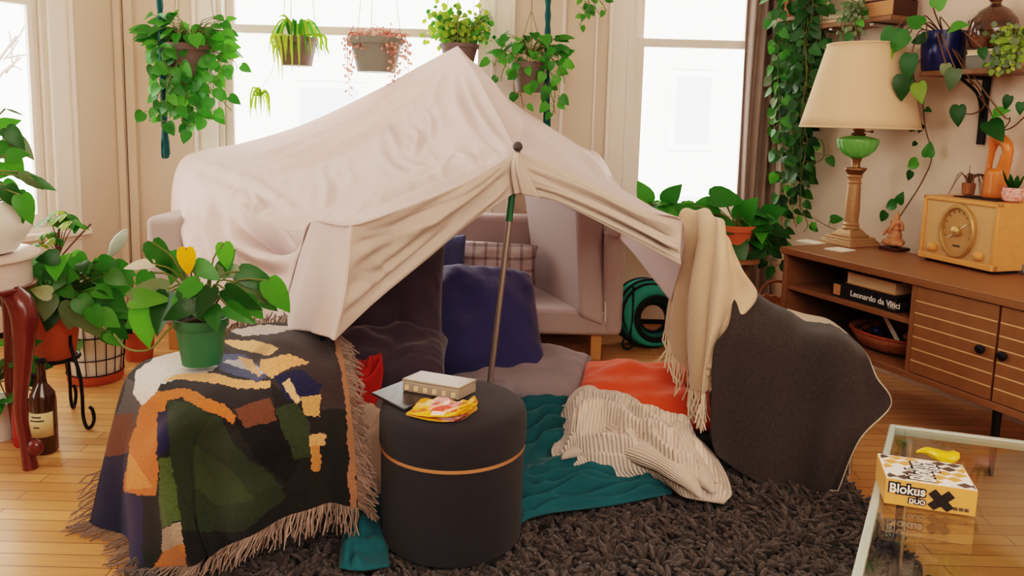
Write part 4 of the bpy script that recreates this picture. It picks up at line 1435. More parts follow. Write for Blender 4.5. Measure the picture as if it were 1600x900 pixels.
# cards on the console top
for (x, y, w_, l_, lab) in ((1266, 379, .085, .11, 'pale square card near the end of the console top'), (1312, 391, .1, .09, 'second pale card on the console edge in front of the lamp base'),
                             (1382, 377, .12, .05, 'white slip of paper on the console between the lamp and figurine')):
    mb = MB(); mb.box(on_top(x, y) + V((0, 0, .003)), (l_, w_, .005), RC @ Matrix.Rotation(.15, 3, 'Z')); tag(mb.build('card', M['paper'], smooth=False), lab, 'card', 'cards on the console top')

# seated figurine ------------------------------------------------------------
FP = on_top(1397, 391)
fg = thing('figurine', 'small copper coloured seated figurine on a dark square base beside the lamp', 'figurine', FP)
mb = MB(); mb.box(FP + V((0, 0, .008)), (.10, .085, .016), RC); mb.build('base', M['darkwood'], fg, bevel=.003)
mb = MB()
q = FP + V((0, 0, .016))
def fb(x, y, z, r): mb.ball(q + RC @ V((x, y, z)), r, 12)
def ft(ps, r): mb.tube([q + RC @ V(p) for p in ps], r, 8)
fb(0, 0, .022, (.046, .034, .022)); fb(0, 0, .05, (.03, .026, .034)); fb(0, -.01, .046, (.026, .022, .024)); fb(0, 0, .083, (.026, .02, .022))
fb(0, -.004, .112, (.021, .02, .022)); fb(0, 0, .137, (.015, .014, .016)); fb(0, 0, .152, (.009, .009, .013))
ft([(-.05, -.01, .018), (-.02, -.035, .02), (.03, -.034, .016)], [.013, .013, .009]); ft([(.05, -.01, .018), (.02, -.034, .024), (-.03, -.036, .02)], [.013, .013, .009])
ft([(-.024, 0, .088), (-.046, -.008, .066), (-.04, -.03, .052)], [.01, .009, .007]); ft([(.024, 0, .088), (.044, -.01, .084), (.046, -.016, .112)], [.01, .009, .007])
ft([(0, -.02, .108), (.004, -.034, .088), (-.006, -.036, .068), (-.016, -.034, .064)], [.009, .008, .006, .004])
ft([(-.02, 0, .112), (-.03, .004, .116)], [.014, .005]); ft([(.02, 0, .112), (.03, .004, .116)], [.014, .005])
mb.build('seated_body', M['copper'], fg, remesh=.0032)

# radio ----------------------------------------------------------------------
ra0 = on_top(1436, 404); ra1 = on_top(1552, 430)
rx = (ra1 - ra0); RWd = rx.length; rx.normalize(); ry = V((0, 0, 1)).cross(rx)
if ry.dot(RB) < 0: ry = -ry
RR = Matrix((rx, ry, V((0, 0, 1)))).transposed()
RH = W(1438, 304, ra0.y).z - ZT
RD = .26
def rp(x, y, z): return ra0 + rx * x + ry * y + V((0, 0, z))
ra = thing('table_radio', 'old oak table radio with an oval gold dial and two round knobs', 'radio', rp(RWd / 2, RD / 2, 0))
mb = MB()
def rbx(mb, x0, x1, y0, y1, z0, z1, mi=0): mb.box(rp((x0 + x1) / 2, (y0 + y1) / 2, (z0 + z1) / 2), (x1 - x0, y1 - y0, z1 - z0), RR, mi)
fz0 = .012
rbx(mb, 0, RWd, .012, RD, fz0, RH)
rbx(mb, 0, .016, -.006, .02, fz0, RH); rbx(mb, RWd - .016, RWd, -.006, .02, fz0, RH); rbx(mb, 0, RWd, -.006, .02, RH - .016, RH); rbx(mb, 0, RWd, -.012, .02, fz0, .036)
mb.build('cabinet', M['radio'], ra, bevel=.003)
mb = MB(); rbx(mb, .014, RWd - .014, .002, .014, .034, RH - .014); mb.build('front_panel', M['radiof'], ra, smooth=False)
for x in (.03, RWd - .03):
    mb = MB(); rbx(mb, x - .015, x + .015, .02, RD - .02, 0, fz0); mb.build('foot', M['black'], ra, smooth=False)
dc = rp(RWd * .505, 0, RH * .53); ox, oz = RWd * .235, RH * .40
RF = Matrix((rx, V((0, 0, 1)), -ry)).transposed()
mb = MB()
N_ = 64
rows = []
for (s1, d1) in ((1.0, -.003), (1.0, .010), (.95, .016), (.86, .016), (.80, .006), (.80, 0.001)):
    rows.append([dc + RF @ V((cos(2 * pi * k / N_) * ox * s1, sin(2 * pi * k / N_) * oz * s1, d1)) for k in range(N_)])
mb.grid(rows, close=True); mb.build('dial_bezel', M['gold'], ra)
mb = MB(); ring = [dc + RF @ V((cos(2 * pi * k / N_) * ox * .82, sin(2 * pi * k / N_) * oz * .82, .002)) for k in range(N_)]
mb.add(ring, [tuple(range(N_))]); df = mb.build('dial_face', M['dial'], ra, smooth=False)
for k in range(11):
    a = -.3 + k * (pi + .6) / 10
    mb = MB(); mb.box(dc + RF @ V((cos(a) * ox * .72, sin(a) * oz * .72, .003)), (.003, .009, .001), RF @ Matrix.Rotation(a - pi / 2, 3, 'Z'))
    mb.build('dial_mark', M['boxd'], df, smooth=False)
mb = MB(); mb.box(dc + RF @ V((0, -oz * .55, .003)), (.034, .008, .001), RF); mb.build('dial_nameplate', M['boxd'], df, smooth=False)
mb = MB(); mb.box(dc + RF @ V((0, 0, .006)), (.104, .004, .002), RF @ Matrix.Rotation(.65, 3, 'Z')); mb.build('pointer', M['paper'], ra, smooth=False)
for (x, z, r) in ((RWd * .505, RH * .53, .021), (RWd * .19, .062, .018), (RWd * .81, .062, .018)):
    mb = MB(); mb.lathe([(r * 1.05, 0), (r * 1.05, .006), (r * .95, .018), (r * .6, .024), (.0005, .025)], rp(x, .0, z), 28, R=RF); mb.build('tuning_knob', M['gold'] if r > .02 else M['radio'], ra)
RT = ZT + RH
def on_rad(xp, dy):
    lo, hi = 0, 1.2
    for _ in range(30):
        m_ = (lo + hi) / 2
        if px(rp(RWd * m_, dy, RH))[0] < xp: lo = m_
        else: hi = m_
    return rp(RWd * min(lo, .97), dy, RH)
# small things on the radio
def on_radio(x, y): return G(x, y, RT)
p = rp(RWd * .5, RD * .48, RH)
mb = MB(); mb.box(p + V((0, 0, .002)), (.2, .12, .004), RR); tag(mb.build('mat', M['black'], smooth=False), 'thin black mat lying on top of the old radio', 'mat')
# air plant
ap = on_rad(1512, .17)
t = thing('air_plant', 'dried curly air plant in a small brown cup on the radio', 'plant', ap)
mb = MB(); mb.lathe([(.018, 0.004), (.024, .01), (.027, .05), (.024, .055), (.02, .05)], ap, 20); mb.build('cup', M['wicker'], t)
mb = MB(); rnd = random.Random(2)
for k in range(15):
    a = rnd.uniform(0, 2 * pi); L = rnd.uniform(.06, .12)
    pts = [ap + V((0, 0, .05))]
    for s1 in range(1, 6):
        pts.append(ap + V((cos(a) * L * s1 / 5, sin(a) * L * s1 / 5 * .6, .05 + .05 * sin(s1 / 5 * pi) - .05 * (s1 / 5) ** 3)) + rv(rnd, .006))
    mb.tube(pts, [.0035, .0032, .0026, .002, .0015, .0008], 5)
mb.tube([ap + V((0, 0, .05)), ap + V((-.004, 0, .13))], [.0025, .001], 5)
mb.build('curly_leaves', M['brownvine'], t)
# orange carved sculpture
cp = on_rad(1552, .2)
hs = W(1552, 205, cp.y).z - RT
cv = thing('wood_sculpture', 'orange carved wooden abstract sculpture with open arches on the radio', 'sculpture', cp)
mb = MB()
def ct_(ps, r): mb.tube(curve([cp + RR @ V((p[0], p[1], p[2] * hs)) for p in ps], 14), [cr([V((q_, 0, 0)) for q_ in r], i / 13).x for i in range(14)], 10)
mb.lathe([(.044, .0), (.046, .02), (.042, .10 * hs / .25), (.034, .22 * hs / .25 * .5)], cp, 20)
ct_([(-.032, 0, .1), (-.036, 0, .4), (-.03, 0, .68), (-.024, 0, .86), (-.036, 0, 1.0)], [.015, .012, .014, .022, .012])
ct_([(-.03, 0, .2), (0, -.005, .33), (.024, -.01, .5), (.036, -.006, .66)], [.018, .012, .011, .014])
ct_([(.034, 0, .05), (.04, 0, .3), (.046, 0, .55), (.04, 0, .78), (.0, 0, .9), (-.03, 0, .9)], [.018, .014, .017, .022, .024, .02])
ct_([(.01, .01, .1), (.008, .01, .4), (.02, .01, .62)], [.014, .016, .012])
mb.build('carving', M['carve'], cv, remesh=.004)
# aloe
al = on_rad(1581, .12)
t = thing('potted_aloe', 'tiny aloe in a pink and white pot at the radio corner', 'plant', al)
mb = MB(); mb.lathe([(.02, 0), (.033, .008), (.04, .032), (.036, .058), (.032, .058), (.030, .05)], al, 28); mb.build('pot', mat('pink white glaze', (226, 206, 200), .3, col2=(226, 120, 104), vscale=9), t)
mb = MB(); rnd = random.Random(8)
for k in range(9):
    a = k * .75; L = rnd.uniform(.06, .09)
    leaf(mb, al + V((cos(a) * .008, sin(a) * .008, .048)), V((cos(a) * .35, sin(a) * .35, 1)), V((cos(a), sin(a), -.2)), L, LANCE, .75, droop=-.1, fold=.3, col=greens('dark', rnd))
mb.build('foliage', M['leaf'], t)
# grey phone stand at the frame edge
gp = on_top(1590, 424)
gs = thing('card_holder', 'small grey metal stand at the end of the console beside the radio', 'stand', gp)
mb = MB()
mb.box(gp + RR @ V((.02, .02, .045)), (.09, .008, .09), RR); mb.box(gp + RR @ V((.02, -.006, .006)), (.09, .06, .012), RR)
mb.build('plate', M['bronze'], gs, bevel=.002)
for x_ in (-.018, .045):
    mb = MB(); mb.box(gp + RR @ V((x_, -.03, .02)), (.014, .012, .04), RR); mb.build('front_lip', M['bronze'], gs, bevel=.002)

# books on the open shelf ------------------------------------------------------
def txt(s, size, o, xd, yd, mname, parent, name, depth=.0006, bold=0, shear=0, align='LEFT', ys=1):
    c = bpy.data.curves.new(name, 'FONT')
    c.body = s; c.size = size; c.extrude = depth; c.offset = bold; c.shear = shear; c.align_x = align
    tmp = bpy.data.objects.new(name + '_tmp', c); COL.objects.link(tmp)
    dg = bpy.context.evaluated_depsgraph_get()
    me = bpy.data.meshes.new_from_object(tmp.evaluated_get(dg))
    bpy.data.objects.remove(tmp)
    xd = V(xd).normalized(); yd = V(yd).normalized(); zd = xd.cross(yd)
    mx = Matrix((xd, yd * ys, zd)).transposed().to_4x4(); mx.translation = V(o) - world_loc(parent)
    me.transform(mx)
    me.materials.clear(); me.materials.append(M[mname])
    ob = bpy.data.objects.new(name, me); COL.objects.link(ob); ob.parent = parent
    return ob
zt = zs + .011
t0, _ = cfront(1289, 455); t1, _ = cfront(1386, 482)
bt0 = t0; bt1 = t1 + .01
def book(name, label, t0, t1, d0, dep, z, h, cov, pages=True, lab='', front_pages=False):
    b = thing(name, label, 'book', cf((t0 + t1) / 2, d0 + dep / 2, z), 'books on the open console shelf')
    mb = MB()
    cbox(mb, t0, t1, d0, d0 + dep, z, z + .004); cbox(mb, t0, t1, d0, d0 + dep, z + h - .004, z + h)
    if not front_pages: cbox(mb, t0, t1, d0, d0 + .004, z, z + h)
    else: cbox(mb, t0, t1, d0 + dep - .004, d0 + dep, z, z + h)
    mb.build('cover', M[cov], b, bevel=.0015)
    mb = MB(); cbox(mb, t0 + .005, t1 - .005, d0 + .006, d0 + dep - .006, z + .004, z + h - .004); mb.build('page_block', M['pages'] if front_pages else M['black'], b, smooth=False)
    return b
d0 = .04
hb = .062
bk = book('book', 'big black art book lettered in white on its spine, lowest of the shelf pile', bt0, bt1, d0, .3, zt, hb, 'black')
hcen = zt + hb * .32
txt('Leonardo da Vinci', .034, cf(bt0 + (bt1 - bt0) * .30, d0 - .0012, hcen), RA, (0, 0, 1), 'whitep', bk, 'spine_lettering', bold=.0004)
mb = MB(); cbox(mb, bt0 + .008, bt0 + .045, d0 - .001, d0, zt + .008, zt + hb - .008); mb.build('spine_picture', M['tan'], bk, smooth=False)
mb = MB(); cbox(mb, bt1 - .04, bt1 - .006, d0 - .001, d0, zt + .012, zt + hb - .02); mb.build('spine_emblem', M['bronze'], bk, smooth=False)
mb = MB(); cbox(mb, bt1, bt1 + .001, d0 + .03, d0 + .06, zt + .02, zt + .04); mb.build('end_label', M['boxd'], bk, smooth=False)
book('book', 'thick book with cream page edges facing out in the middle of the shelf pile', bt0 + .05, bt1 - .03, d0 + .02, .27, zt + hb, .052, 'tan', front_pages=True)
b3 = book('book', 'slim black book topping the shelf pile', bt0 + .07, bt1 - .03, d0 + .025, .25, zt + hb + .052, .024, 'black')
mb = MB()
for k in range(3): cbox(mb, bt0 + .1 + k * .03, bt0 + .112 + k * .03, d0 + .0242, d0 + .025, zt + hb + .06, zt + hb + .07)
mb.build('spine_mark', M['whitep'], b3, smooth=False)
# oval basket of odds and ends on the bottom board
zbq = ZB + .026
bc = cf((cfront(1345, 515)[0]), CD * .42, zbq)
bs = thing('oval_basket', 'shallow oval wicker basket of cables on the bottom console shelf', 'basket', bc)
mb = MB()
rows = []
for (s1, z) in ((.55, .004), (.8, .02), (.94, .055), (1.0, .075), (.95, .078), (.9, .06), (.7, .02), (.3, .012)):
    rows.append([bc + RC @ V((cos(2 * pi * k / 40) * .19 * s1, sin(2 * pi * k / 40) * .15 * s1, z)) for k in range(40)])
mb.grid(rows, close=True); mb.build('woven_bowl', M['wicker'], bs, solid=.004)
mb = MB(); mb.tube([bc + RC @ V((cos(2 * pi * k / 40) * .19, sin(2 * pi * k / 40) * .15, .078)) for k in range(41)], .006, 8, cap=False); mb.build('rim', mat('red wicker', (150, 70, 44), .6, bump=.5), bs)
cbl = MB(); rnd = random.Random(31)
for k in range(5):
    q0 = bc + RC @ V((rnd.uniform(-.1, .1), rnd.uniform(-.08, .05), .06)); r = rnd.uniform(.03, .055)
    cbl.tube([q0 + RC @ V((cos(a * .5) * r, sin(a * .5) * r * .7, .02 * sin(a * .9) + a * .001)) for a in range(20)], .003, 5)
tag(cbl.build('cable', M['blackm']), 'coiled dark cables piled in the oval basket', 'cable')
mb = MB(); mb.box(bc + RC @ V((.02, -.06, .12)), (.018, .006, .17), RC @ Matrix.Rotation(-.7, 3, 'Y')); tag(mb.build('ruler', M['paper'], smooth=False), 'pale flat stick standing slanted in the oval basket', 'stick')
mb = MB(); mb.ball(bc + RC @ V((-.05, -.05, .075)), (.022, .02, .016), 12); tag(mb.build('blue_spool', M['bluepot']), 'small blue lump among the cables in the oval basket', 'spool')
mb = MB(); mb.ball(bc + RC @ V((.09, 0, .08)), (.045, .03, .02), 12); tag(mb.build('leather_pouch', M['tan']), 'tan pouch at the end of the oval basket', 'pouch')
# round wicker basket by the console end
wb = G(1206, 520, 0); wb = W(1200, 490, 3.95); wb.z = 0
wk = thing('wicker_basket', 'brown wicker basket with a round loop handle at the console end', 'basket', wb)
mb = MB(); hb_ = W(1200, 470, wb.y).z
mb.lathe([(.085, 0), (.105, hb_ * .5), (.115, hb_), (.105, hb_), (.09, hb_ * .4), (.01, .02)], wb, 32); mb.build('woven_body', M['wicker'], wk)
mb = MB()
for r, zz in ((.118, hb_), (.113, hb_ * .75), (.107, hb_ * .5)): mb.tube([wb + V((cos(2 * pi * k / 32) * r, sin(2 * pi * k / 32) * r, zz + .006 * sin(k * 3))) for k in range(33)], .011, 7, cap=False)
mb.build('rim', M['wicker'], wk)
mb = MB(); mb.tube([wb + V((cos(a) * .085, -.1, hb_ + .02 + .085 * sin(a) + .02)) for a in [(-.5 + k * (pi + 1) / 20) for k in range(21)]], .007, 7); mb.build('loop_handle', M['wicker'], wk)

# ================================================================== WALL SHELVES
def onwall(x, y, off=.1):                # seen at x, y, standing off from the right wall
    return onplane(x, y, CB - RB * off, RB)
def wpt(p, n): return p
s1a, s1b = onwall(1266, 36, .2), onwall(1393, 27, .2)
def wall_shelf(label, pa, pb, depth, th=.022):
    z = (pa.z + pb.z) / 2
    ta, tb = (pa - CB).dot(RA), (pb - CB).dot(RA)
    def sp(t, d, zz): return CB + RA * t - RB * d + V((0, 0, zz))
    e = thing('wall_shelf', label, 'shelf', sp((ta + tb) / 2, depth / 2, z))
    mb = MB(); mb.box(sp((ta + tb) / 2, depth / 2 + .003, z - th / 2), (tb - ta, depth, th), RC); mb.build('board', M['walnut'], e, bevel=.002)
    return e, ta, tb, z, sp
e1, ta1, tb1, z1s, sp1 = wall_shelf('upper walnut wall shelf of books with metal brackets above the lamp', s1a, s1b, .2)
for t_ in (ta1 + .13, tb1 - .12):
    mb = MB(); mb.box(sp1(t_, .012, z1s - .13), (.022, .012, .22), RC); mb.box(sp1(t_, .1, z1s - .03), (.02, .18, .012), RC); mb.build('bracket', M['steel'], e1, bevel=.002)
pa, pb = onwall(1437, 114, .2), onwall(1600, 100, .2)
e2, ta2, tb2, z2s, sp2 = wall_shelf('wall shelf on a black bracket holding the blue pot and round vase', pa, pb + RA * .15, .2)
tb_ = (onwall(1540, 130, .02) - CB).dot(RA)
mb = MB(); mb.box(sp2(tb_, .014, z2s - .16), (.03, .014, .3), RC); mb.box(sp2(tb_, .1, z2s - .03), (.026, .18, .012), RC); mb.tube(curve([sp2(tb_, .02, z2s - .2), sp2(tb_, .06, z2s - .1), sp2(tb_, .17, z2s - .036)], 10), .007, 8); mb.build('bracket', M['blackm'], e2)
# books on the upper shelf
def shbook(label, x0, x1, y, h, cov, dd=.02, dep=.15, off=.1):
    ta = (onwall(x0, y, off + .1) - CB).dot(RA); tb = (onwall(x1, y, off + .1) - CB).dot(RA)
    return ta, tb
zz = z1s
ubooks = [(1262, 1328, .022, 'boxd', 'dark paperback lowest in the upper shelf pile above the lamp'), (1268, 1326, .018, 'paper', 'pale slim book second in the upper shelf pile above the lamp'), (1276, 1320, .02, 'tan', 'tan book topping the small upper shelf pile above the lamp')]
zc = z1s
for x0, x1, h, cov, lab in ubooks:
    ta = (onwall(x0, 20, .2) - CB).dot(RA); tb = (onwall(x1, 20, .2) - CB).dot(RA)
    b = thing('book', lab, 'book', sp1((ta + tb) / 2, .1, zc), 'books on the upper wall shelf')
    mb = MB(); mb.box(sp1((ta + tb) / 2, .11, zc + h / 2), (tb - ta, .14, h), RC); mb.build('cover', M[cov], b, bevel=.002)
    mb = MB(); mb.box(sp1((ta + tb) / 2, .112, zc + h / 2), (tb - ta - .01, .14, h - .008), RC); mb.build('page_block', M['pages'], b, smooth=False)
    zc += h
zc = z1s
for x0, x1, h, cov, lab in ((1342, 1392, .075, 'tan', 'thick tan hardback at the end of the upper wall shelf'), (1346, 1390, .06, 'tan', 'second tan hardback stacked at the end of the upper wall shelf')):
    ta = (onwall(x0, 20, .2) - CB).dot(RA); tb = (onwall(x1, 20, .2) - CB).dot(RA)
    b = thing('book', lab, 'book', sp1((ta + tb) / 2, .1, zc), 'books on the upper wall shelf')
    mb = MB()
    for za, zb in ((0, .005), (h - .005, h)): mb.box(sp1((ta + tb) / 2, .11, zc + (za + zb) / 2), (tb - ta, .15, zb - za), RC)
    mb.box(sp1(tb - .002, .11, zc + h / 2), (.004, .15, h), RC)
    mb.build('cover', M['walnutd'], b, bevel=.0015)
    mb = MB(); mb.box(sp1((ta + tb) / 2 - .002, .112, zc + h / 2), (tb - ta - .006, .144, h - .01), RC); mb.build('page_block', M['tan'], b, smooth=False)
    zc += h
# lower shelf: blue pot, books, vase
def on_sh2(x, off=.1): 
    p = onplane(x, 105, CB - RB * off, RB); p.z = z2s
    return p
bp_c = on_sh2(1470, .12)
hpot = onwall(1470, 50, .12).z - z2s
rpot = .5 * (onwall(1500, 70, .12) - onwall(1441, 70, .12)).length * .92
# books under the vase
t_a = (onwall(1503, 95, .2) - CB).dot(RA); t_b = (onwall(1572, 95, .2) - CB).dot(RA)
zc = z2s
for h, cov, lab, dz in ((.055, 'bronze', 'thick grey book on the wall shelf under the round vase', 0), (.022, 'paper', 'slim white book on the wall shelf directly under the round vase', .01)):
    b = thing('book', lab, 'book', sp2((t_a + t_b) / 2, .1, zc), 'books under the vase')
    mb = MB()
    for za, zb in ((0, .004), (h - .004, h)): mb.box(sp2((t_a + t_b) / 2, .105, zc + (za + zb) / 2), (t_b - t_a - dz, .16, zb - za), RC)
    mb.build('cover', M[cov], b, bevel=.001)
    mb = MB(); mb.box(sp2((t_a + t_b) / 2, .105, zc + h / 2), (t_b - t_a - dz - .006, .154, h - .008), RC); mb.build('page_block', M['pages'] if cov == 'paper' else M['bronze'], b, smooth=False)
    zc += h
vc = on_sh2(1546, .1); vc.z = zc
vr = .5 * (onwall(1580, 30, .1) - onwall(1513, 30, .1)).length
vs_ = thing('round_vase', 'round glossy brown glazed vase with a narrow neck on shelf books', 'vase', vc)
mb = MB(); mb.lathe([(vr * .55, 0), (vr * .8, .012), (vr * .98, vr * .55), (vr, vr * .85), (vr * .9, vr * 1.3), (vr * .6, vr * 1.7), (vr * .3, vr * 1.88), (vr * .22, vr * 1.95)], vc, 40); mb.build('body', M['vase'], vs_)
mb = MB(); mb.lathe([(vr * .22, vr * 1.93), (vr * .2, vr * 2.05), (vr * .34, vr * 2.2), (vr * .28, vr * 2.2), (vr * .16, vr * 2.05)], vc, 30); mb.tube(curve([vc + RC @ V((-vr * .92, 0, vr * 1.1)), vc + RC @ V((-vr * 1.08, 0, vr * 1.28)), vc + RC @ V((-vr * 1.12, 0, vr * 1.4))], 6), [vr * .12] * 6, 8); mb.build('neck', M['vase'], vs_)

# ================================================================== GLASS COFFEE TABLE
TZ = .42
k0 = G(1390, 663, TZ); k1 = G(1332, 892, TZ); k2 = G(1600, 689, TZ)
dl = (k1 - k0); dl.normalize(); dr_ = (k2 - k0); dr_.normalize()
ctb = thing('coffee_table', 'glass coffee table with a pale metal rim beside the shag rug', 'table', (k0 + dl * .5 + dr_ * .4) * 1)
ctb.location.z = 0
TL, TW = 1.15, .62
P0, P1, P2, P3 = k0, k0 + dl * TL, k0 + dl * TL + dr_ * TW, k0 + dr_ * TW
zz_ = V((0, 0, 1))
def inset(d): return [P0 + (dl + dr_) * d, P1 + (-dl + dr_) * d, P2 - (dl + dr_) * d, P3 + (dl - dr_) * d]
mb = MB(); mb.prism([p - zz_ * .010 for p in inset(.014)], (0, 0, .0095)); mb.build('glass_top', M['tableglass'], ctb, smooth=False)
mb = MB()
I = inset(.017); O_ = [P0, P1, P2, P3]
for i in range(4):
    j = (i + 1) % 4
    mb.prism([O_[i] - zz_ * .022, O_[j] - zz_ * .022, I[j] - zz_ * .022, I[i] - zz_ * .022], (0, 0, .024))
mb.build('rim', M['greenedge'], ctb, bevel=.003)
for p in inset(.05):
    mb = MB(); mb.tube([V((p.x, p.y, .002)), p - zz_ * .022], .014, 14); mb.build('leg', M['steel'], ctb)

# board game box
a = G(1381, 786, TZ + .002); b = G(1524, 808, TZ + .002)
bx_ = (b - a); BL = bx_.length; bx_.normalize(); by_ = V((0, 0, 1)).cross(bx_)
BD = (G(1549, 776, TZ + .002) - b).length
BH = W(1383, 748, a.y).z - TZ
bg_ = thing('board_game_box', 'orange board game box with a brown and white diamond lid on the glass table', 'game box', a + bx_ * BL / 2 + by_ * BD / 2)
RBX = Matrix((bx_, by_, V((0, 0, 1)))).transposed()
def bp_(x, y, z): return a + bx_ * x + by_ * y + V((0, 0, z))
mb = MB(); mb.box(bp_(BL / 2, BD / 2, BH / 2), (BL, BD, BH), RBX); mb.build('carton', M['boxo'], bg_, bevel=.001)
mb = MB()
rnd = random.Random(12)
nx_, ny_ = 6, 5
mb.box(bp_(BL / 2, BD / 2, BH + .0006), (BL * .985, BD * .985, .0012), RBX, 2)
cw_, ch_ = BL / nx_, BD / ny_
for i in range(nx_ + 1):
    for j in range(-1, ny_ + 1):
        k = (i * 3 + j * 2) % 5
        if k == 2: continue
        x0, y0 = i * cw_ - cw_ * .3 + (j % 2) * cw_ * .5, j * ch_
        P = [(x0, y0 + ch_ * .5), (x0 + cw_ * .5, y0), (x0 + cw_ * 1.15, y0 + ch_ * .55), (x0 + cw_ * .65, y0 + ch_ * 1.05)]
        P = [(min(max(u, .003), BL - .003), min(max(v, .003), BD - .003)) for u, v in P]
        if abs(x0 + cw_ * .5 - BL * .5) < BL * .06 and 0 < j < ny_ - 1: continue
        mb.prism([bp_(u, v, BH + .0012) for u, v in P], (0, 0, .0004), 0 if k in (0, 3) else 1)
mb.build('lid_print', [M['boxd'], M['boxo'], M['whitep']], bg_, smooth=False)
zt_ = BH + .0018
for z_, mn_, bo in ((0, 'boxb', .0042), (.0006, 'whitep', .0006)):
    txt('Blokus', BD * .29, bp_(BL * .56, BD * .05, zt_ + z_), by_, -bx_, mn_, bg_, 'lid_lettering', depth=.0003, bold=bo * .6, ys=1.9)
    txt('DUO', BD * .15, bp_(BL * .66, BD * .50, zt_ + z_), by_, -bx_, mn_, bg_, 'lid_lettering', depth=.0003, bold=bo * .6, ys=1.5)
    txt('Blokus', BL * .150, bp_(BL * .04, -.0008 - z_, BH * .50), bx_, V((0, 0, 1)), mn_, bg_, 'front_lettering', depth=.0003, bold=bo * .8, ys=1.1)
    txt('DUO', BL * .080, bp_(BL * .27, -.0008 - z_, BH * .17), bx_, V((0, 0, 1)), mn_, bg_, 'front_lettering', depth=.0003, bold=bo * .6)
tf = V((0, 0, 1))
mb = MB()
RFX = Matrix((bx_, tf, -by_)).transposed()
for (dx, dz) in ((0, 0), (-1, 1), (1, 1), (-1, -1), (1, -1)):
    w_ = BH * .30
    mb.box(bp_(BL * .62, -.001, BH * .42) + (bx_ * dx * w_ * .72 + tf * dz * w_ * .68), (w_ * 1.05, w_ * 1.05, .0014), RFX @ Matrix.Rotation(pi / 4, 3, 'Z') if False else RFX @ Matrix.Rotation(.78, 3, 'Z'))
for p in [i for i in range(len(mb.v))]:
    q = mb.v[p]; q.z = max(q.z, TZ + .004)
mb.build('front_emblem', M['boxb'], bg_, smooth=False)
mb = MB()
for k in range(3): mb.box(bp_(BL * (.78 + k * .06), -.0006, BH * .2), (BL * .045, .0012, BH * .12), RBX)
mb.build('small_print', M['boxd'], bg_, smooth=False)
mb = MB()
for k in range(7): mb.box(bp_(BL + .0006, BD * (.12 + k * .12), BH * (.2 + .5 * rnd.random())), (.0012, BD * .07, BH * .2), RBX)
mb.build('side_print', M['boxd'], bg_, smooth=False)
yl = G(1464, 718, TZ + .004)
mb = MB(); 
rows = []
for j in range(10):
    t = j / 9
    c_ = yl + bx_ * (-.045 + .09 * t) + V((0, 0, .012 + .006 * sin(t * 7)))
    r = .004 + .016 * sin(min(1, t * 1.15) * pi * .62) ** 1.2 * (1 if t < .95 else .4)
    rows.append([c_ + (by_ * cos(2 * pi * k / 16) + V((0, 0, 1)) * sin(2 * pi * k / 16) * .75) * r * (1 + .12 * sin(k * 3 + j)) for k in range(16)])
mb.grid(rows, close=True); tag(mb.build('candy_wrapper', M['yellow']), 'crumpled yellow wrapper behind the game box on the glass table', 'wrapper')
# ================================================================== CURTAIN
cu = thing('curtain', 'warm grey curtain hanging in soft folds beside the rear corner window', 'curtain', (1.4, 4.52, .02))
rows = []
nn = 120
for j in range(30):
    z = .03 + (2.62 - .03) * j / 29
    row = []
    for i in range(nn):
        t = i / (nn - 1)
        row.append(V((1.30 + .225 * t + .008 * sin(z * 2 + t * 9), 4.515 + .026 * sin(t * 26 + .5 * sin(z * 1.5)) + .01 * sin(t * 11 + z), z)))
    rows.append(row)
mb = MB(); mb.grid(rows); mb.build('fabric', M['curtain'], cu, solid=.004)
mb = MB(); mb.tube([V((.5, 4.53, 2.64)), V((1.53, 4.53, 2.64))], .012, 12); mb.build('curtain_rod', M['blackm'], cu)

# ================================================================== HOOP TUNNEL, SANDALS
hc = G(1014, 543, 0.0)
R1 = (W(1014, 440, hc.y).z) / 2
hp = thing('collapsed_play_tunnel', 'collapsed round play tunnel with teal fabric and black hoops standing under the window', 'tunnel', hc)
HR = Matrix.Rotation(.18, 3, 'Z') @ Matrix.Rotation(radians(-8), 3, 'X')
c = hc + V((0, .02, R1 + .005))
def ringpts(c, r, y, n=56): return [c + HR @ V((cos(2 * pi * k / n) * r, y, sin(2 * pi * k / n) * r)) for k in range(n + 1)]
mb = MB()
mb.grid([ringpts(c, R1, .0), ringpts(c, R1 * .93, .05), ringpts(c, R1 * .99, .11)]); mb.build('outer_fabric', M['hoop'], hp, solid=.002)
c2 = c + HR @ V((.03, -.02, -.03))
mb = MB(); mb.grid([ringpts(c, R1 * .985, -.004), ringpts(c2, R1 * .80, -.012), ringpts(c2, R1 * .66, .0)]); mb.build('front_fabric', M['hoop'], hp, solid=.002)
mb = MB(); mb.grid([ringpts(c2, R1 * .6, .005), ringpts(c2, R1 * .52, .03), ringpts(c2, R1 * .44, .06)]); mb.build('inner_fabric', M['hoop2'], hp, solid=.002)
for (cc, r, y) in ((c, R1, 0), (c, R1 * .99, .11), (c2, R1 * .66, -.004), (c2, R1 * .60, .004), (c2, R1 * .42, .06), (c, R1 * .86, -.01)):
    mb = MB(); mb.tube(ringpts(cc, r, y), .0085, 8, cap=False); mb.build('hoop', M['black'], hp)
mb = MB(); q = c + HR @ V((-R1 * .55, -.016, R1 * .8)); mb.tube(curve([q, c + HR @ V((-R1 * .6, -.03, 0)), c + HR @ V((-R1 * .66, -.02, -R1 * .72))], 8), .006, 6); q = c + HR @ V((-R1 * .75, -.03, -R1 * .86)); mb.tube([q + HR @ V((cos(a * .35) * .03, 0, sin(a * .35) * .03)) for a in range(19)], .005, 6); mb.build('tie_strap', M['black'], hp)
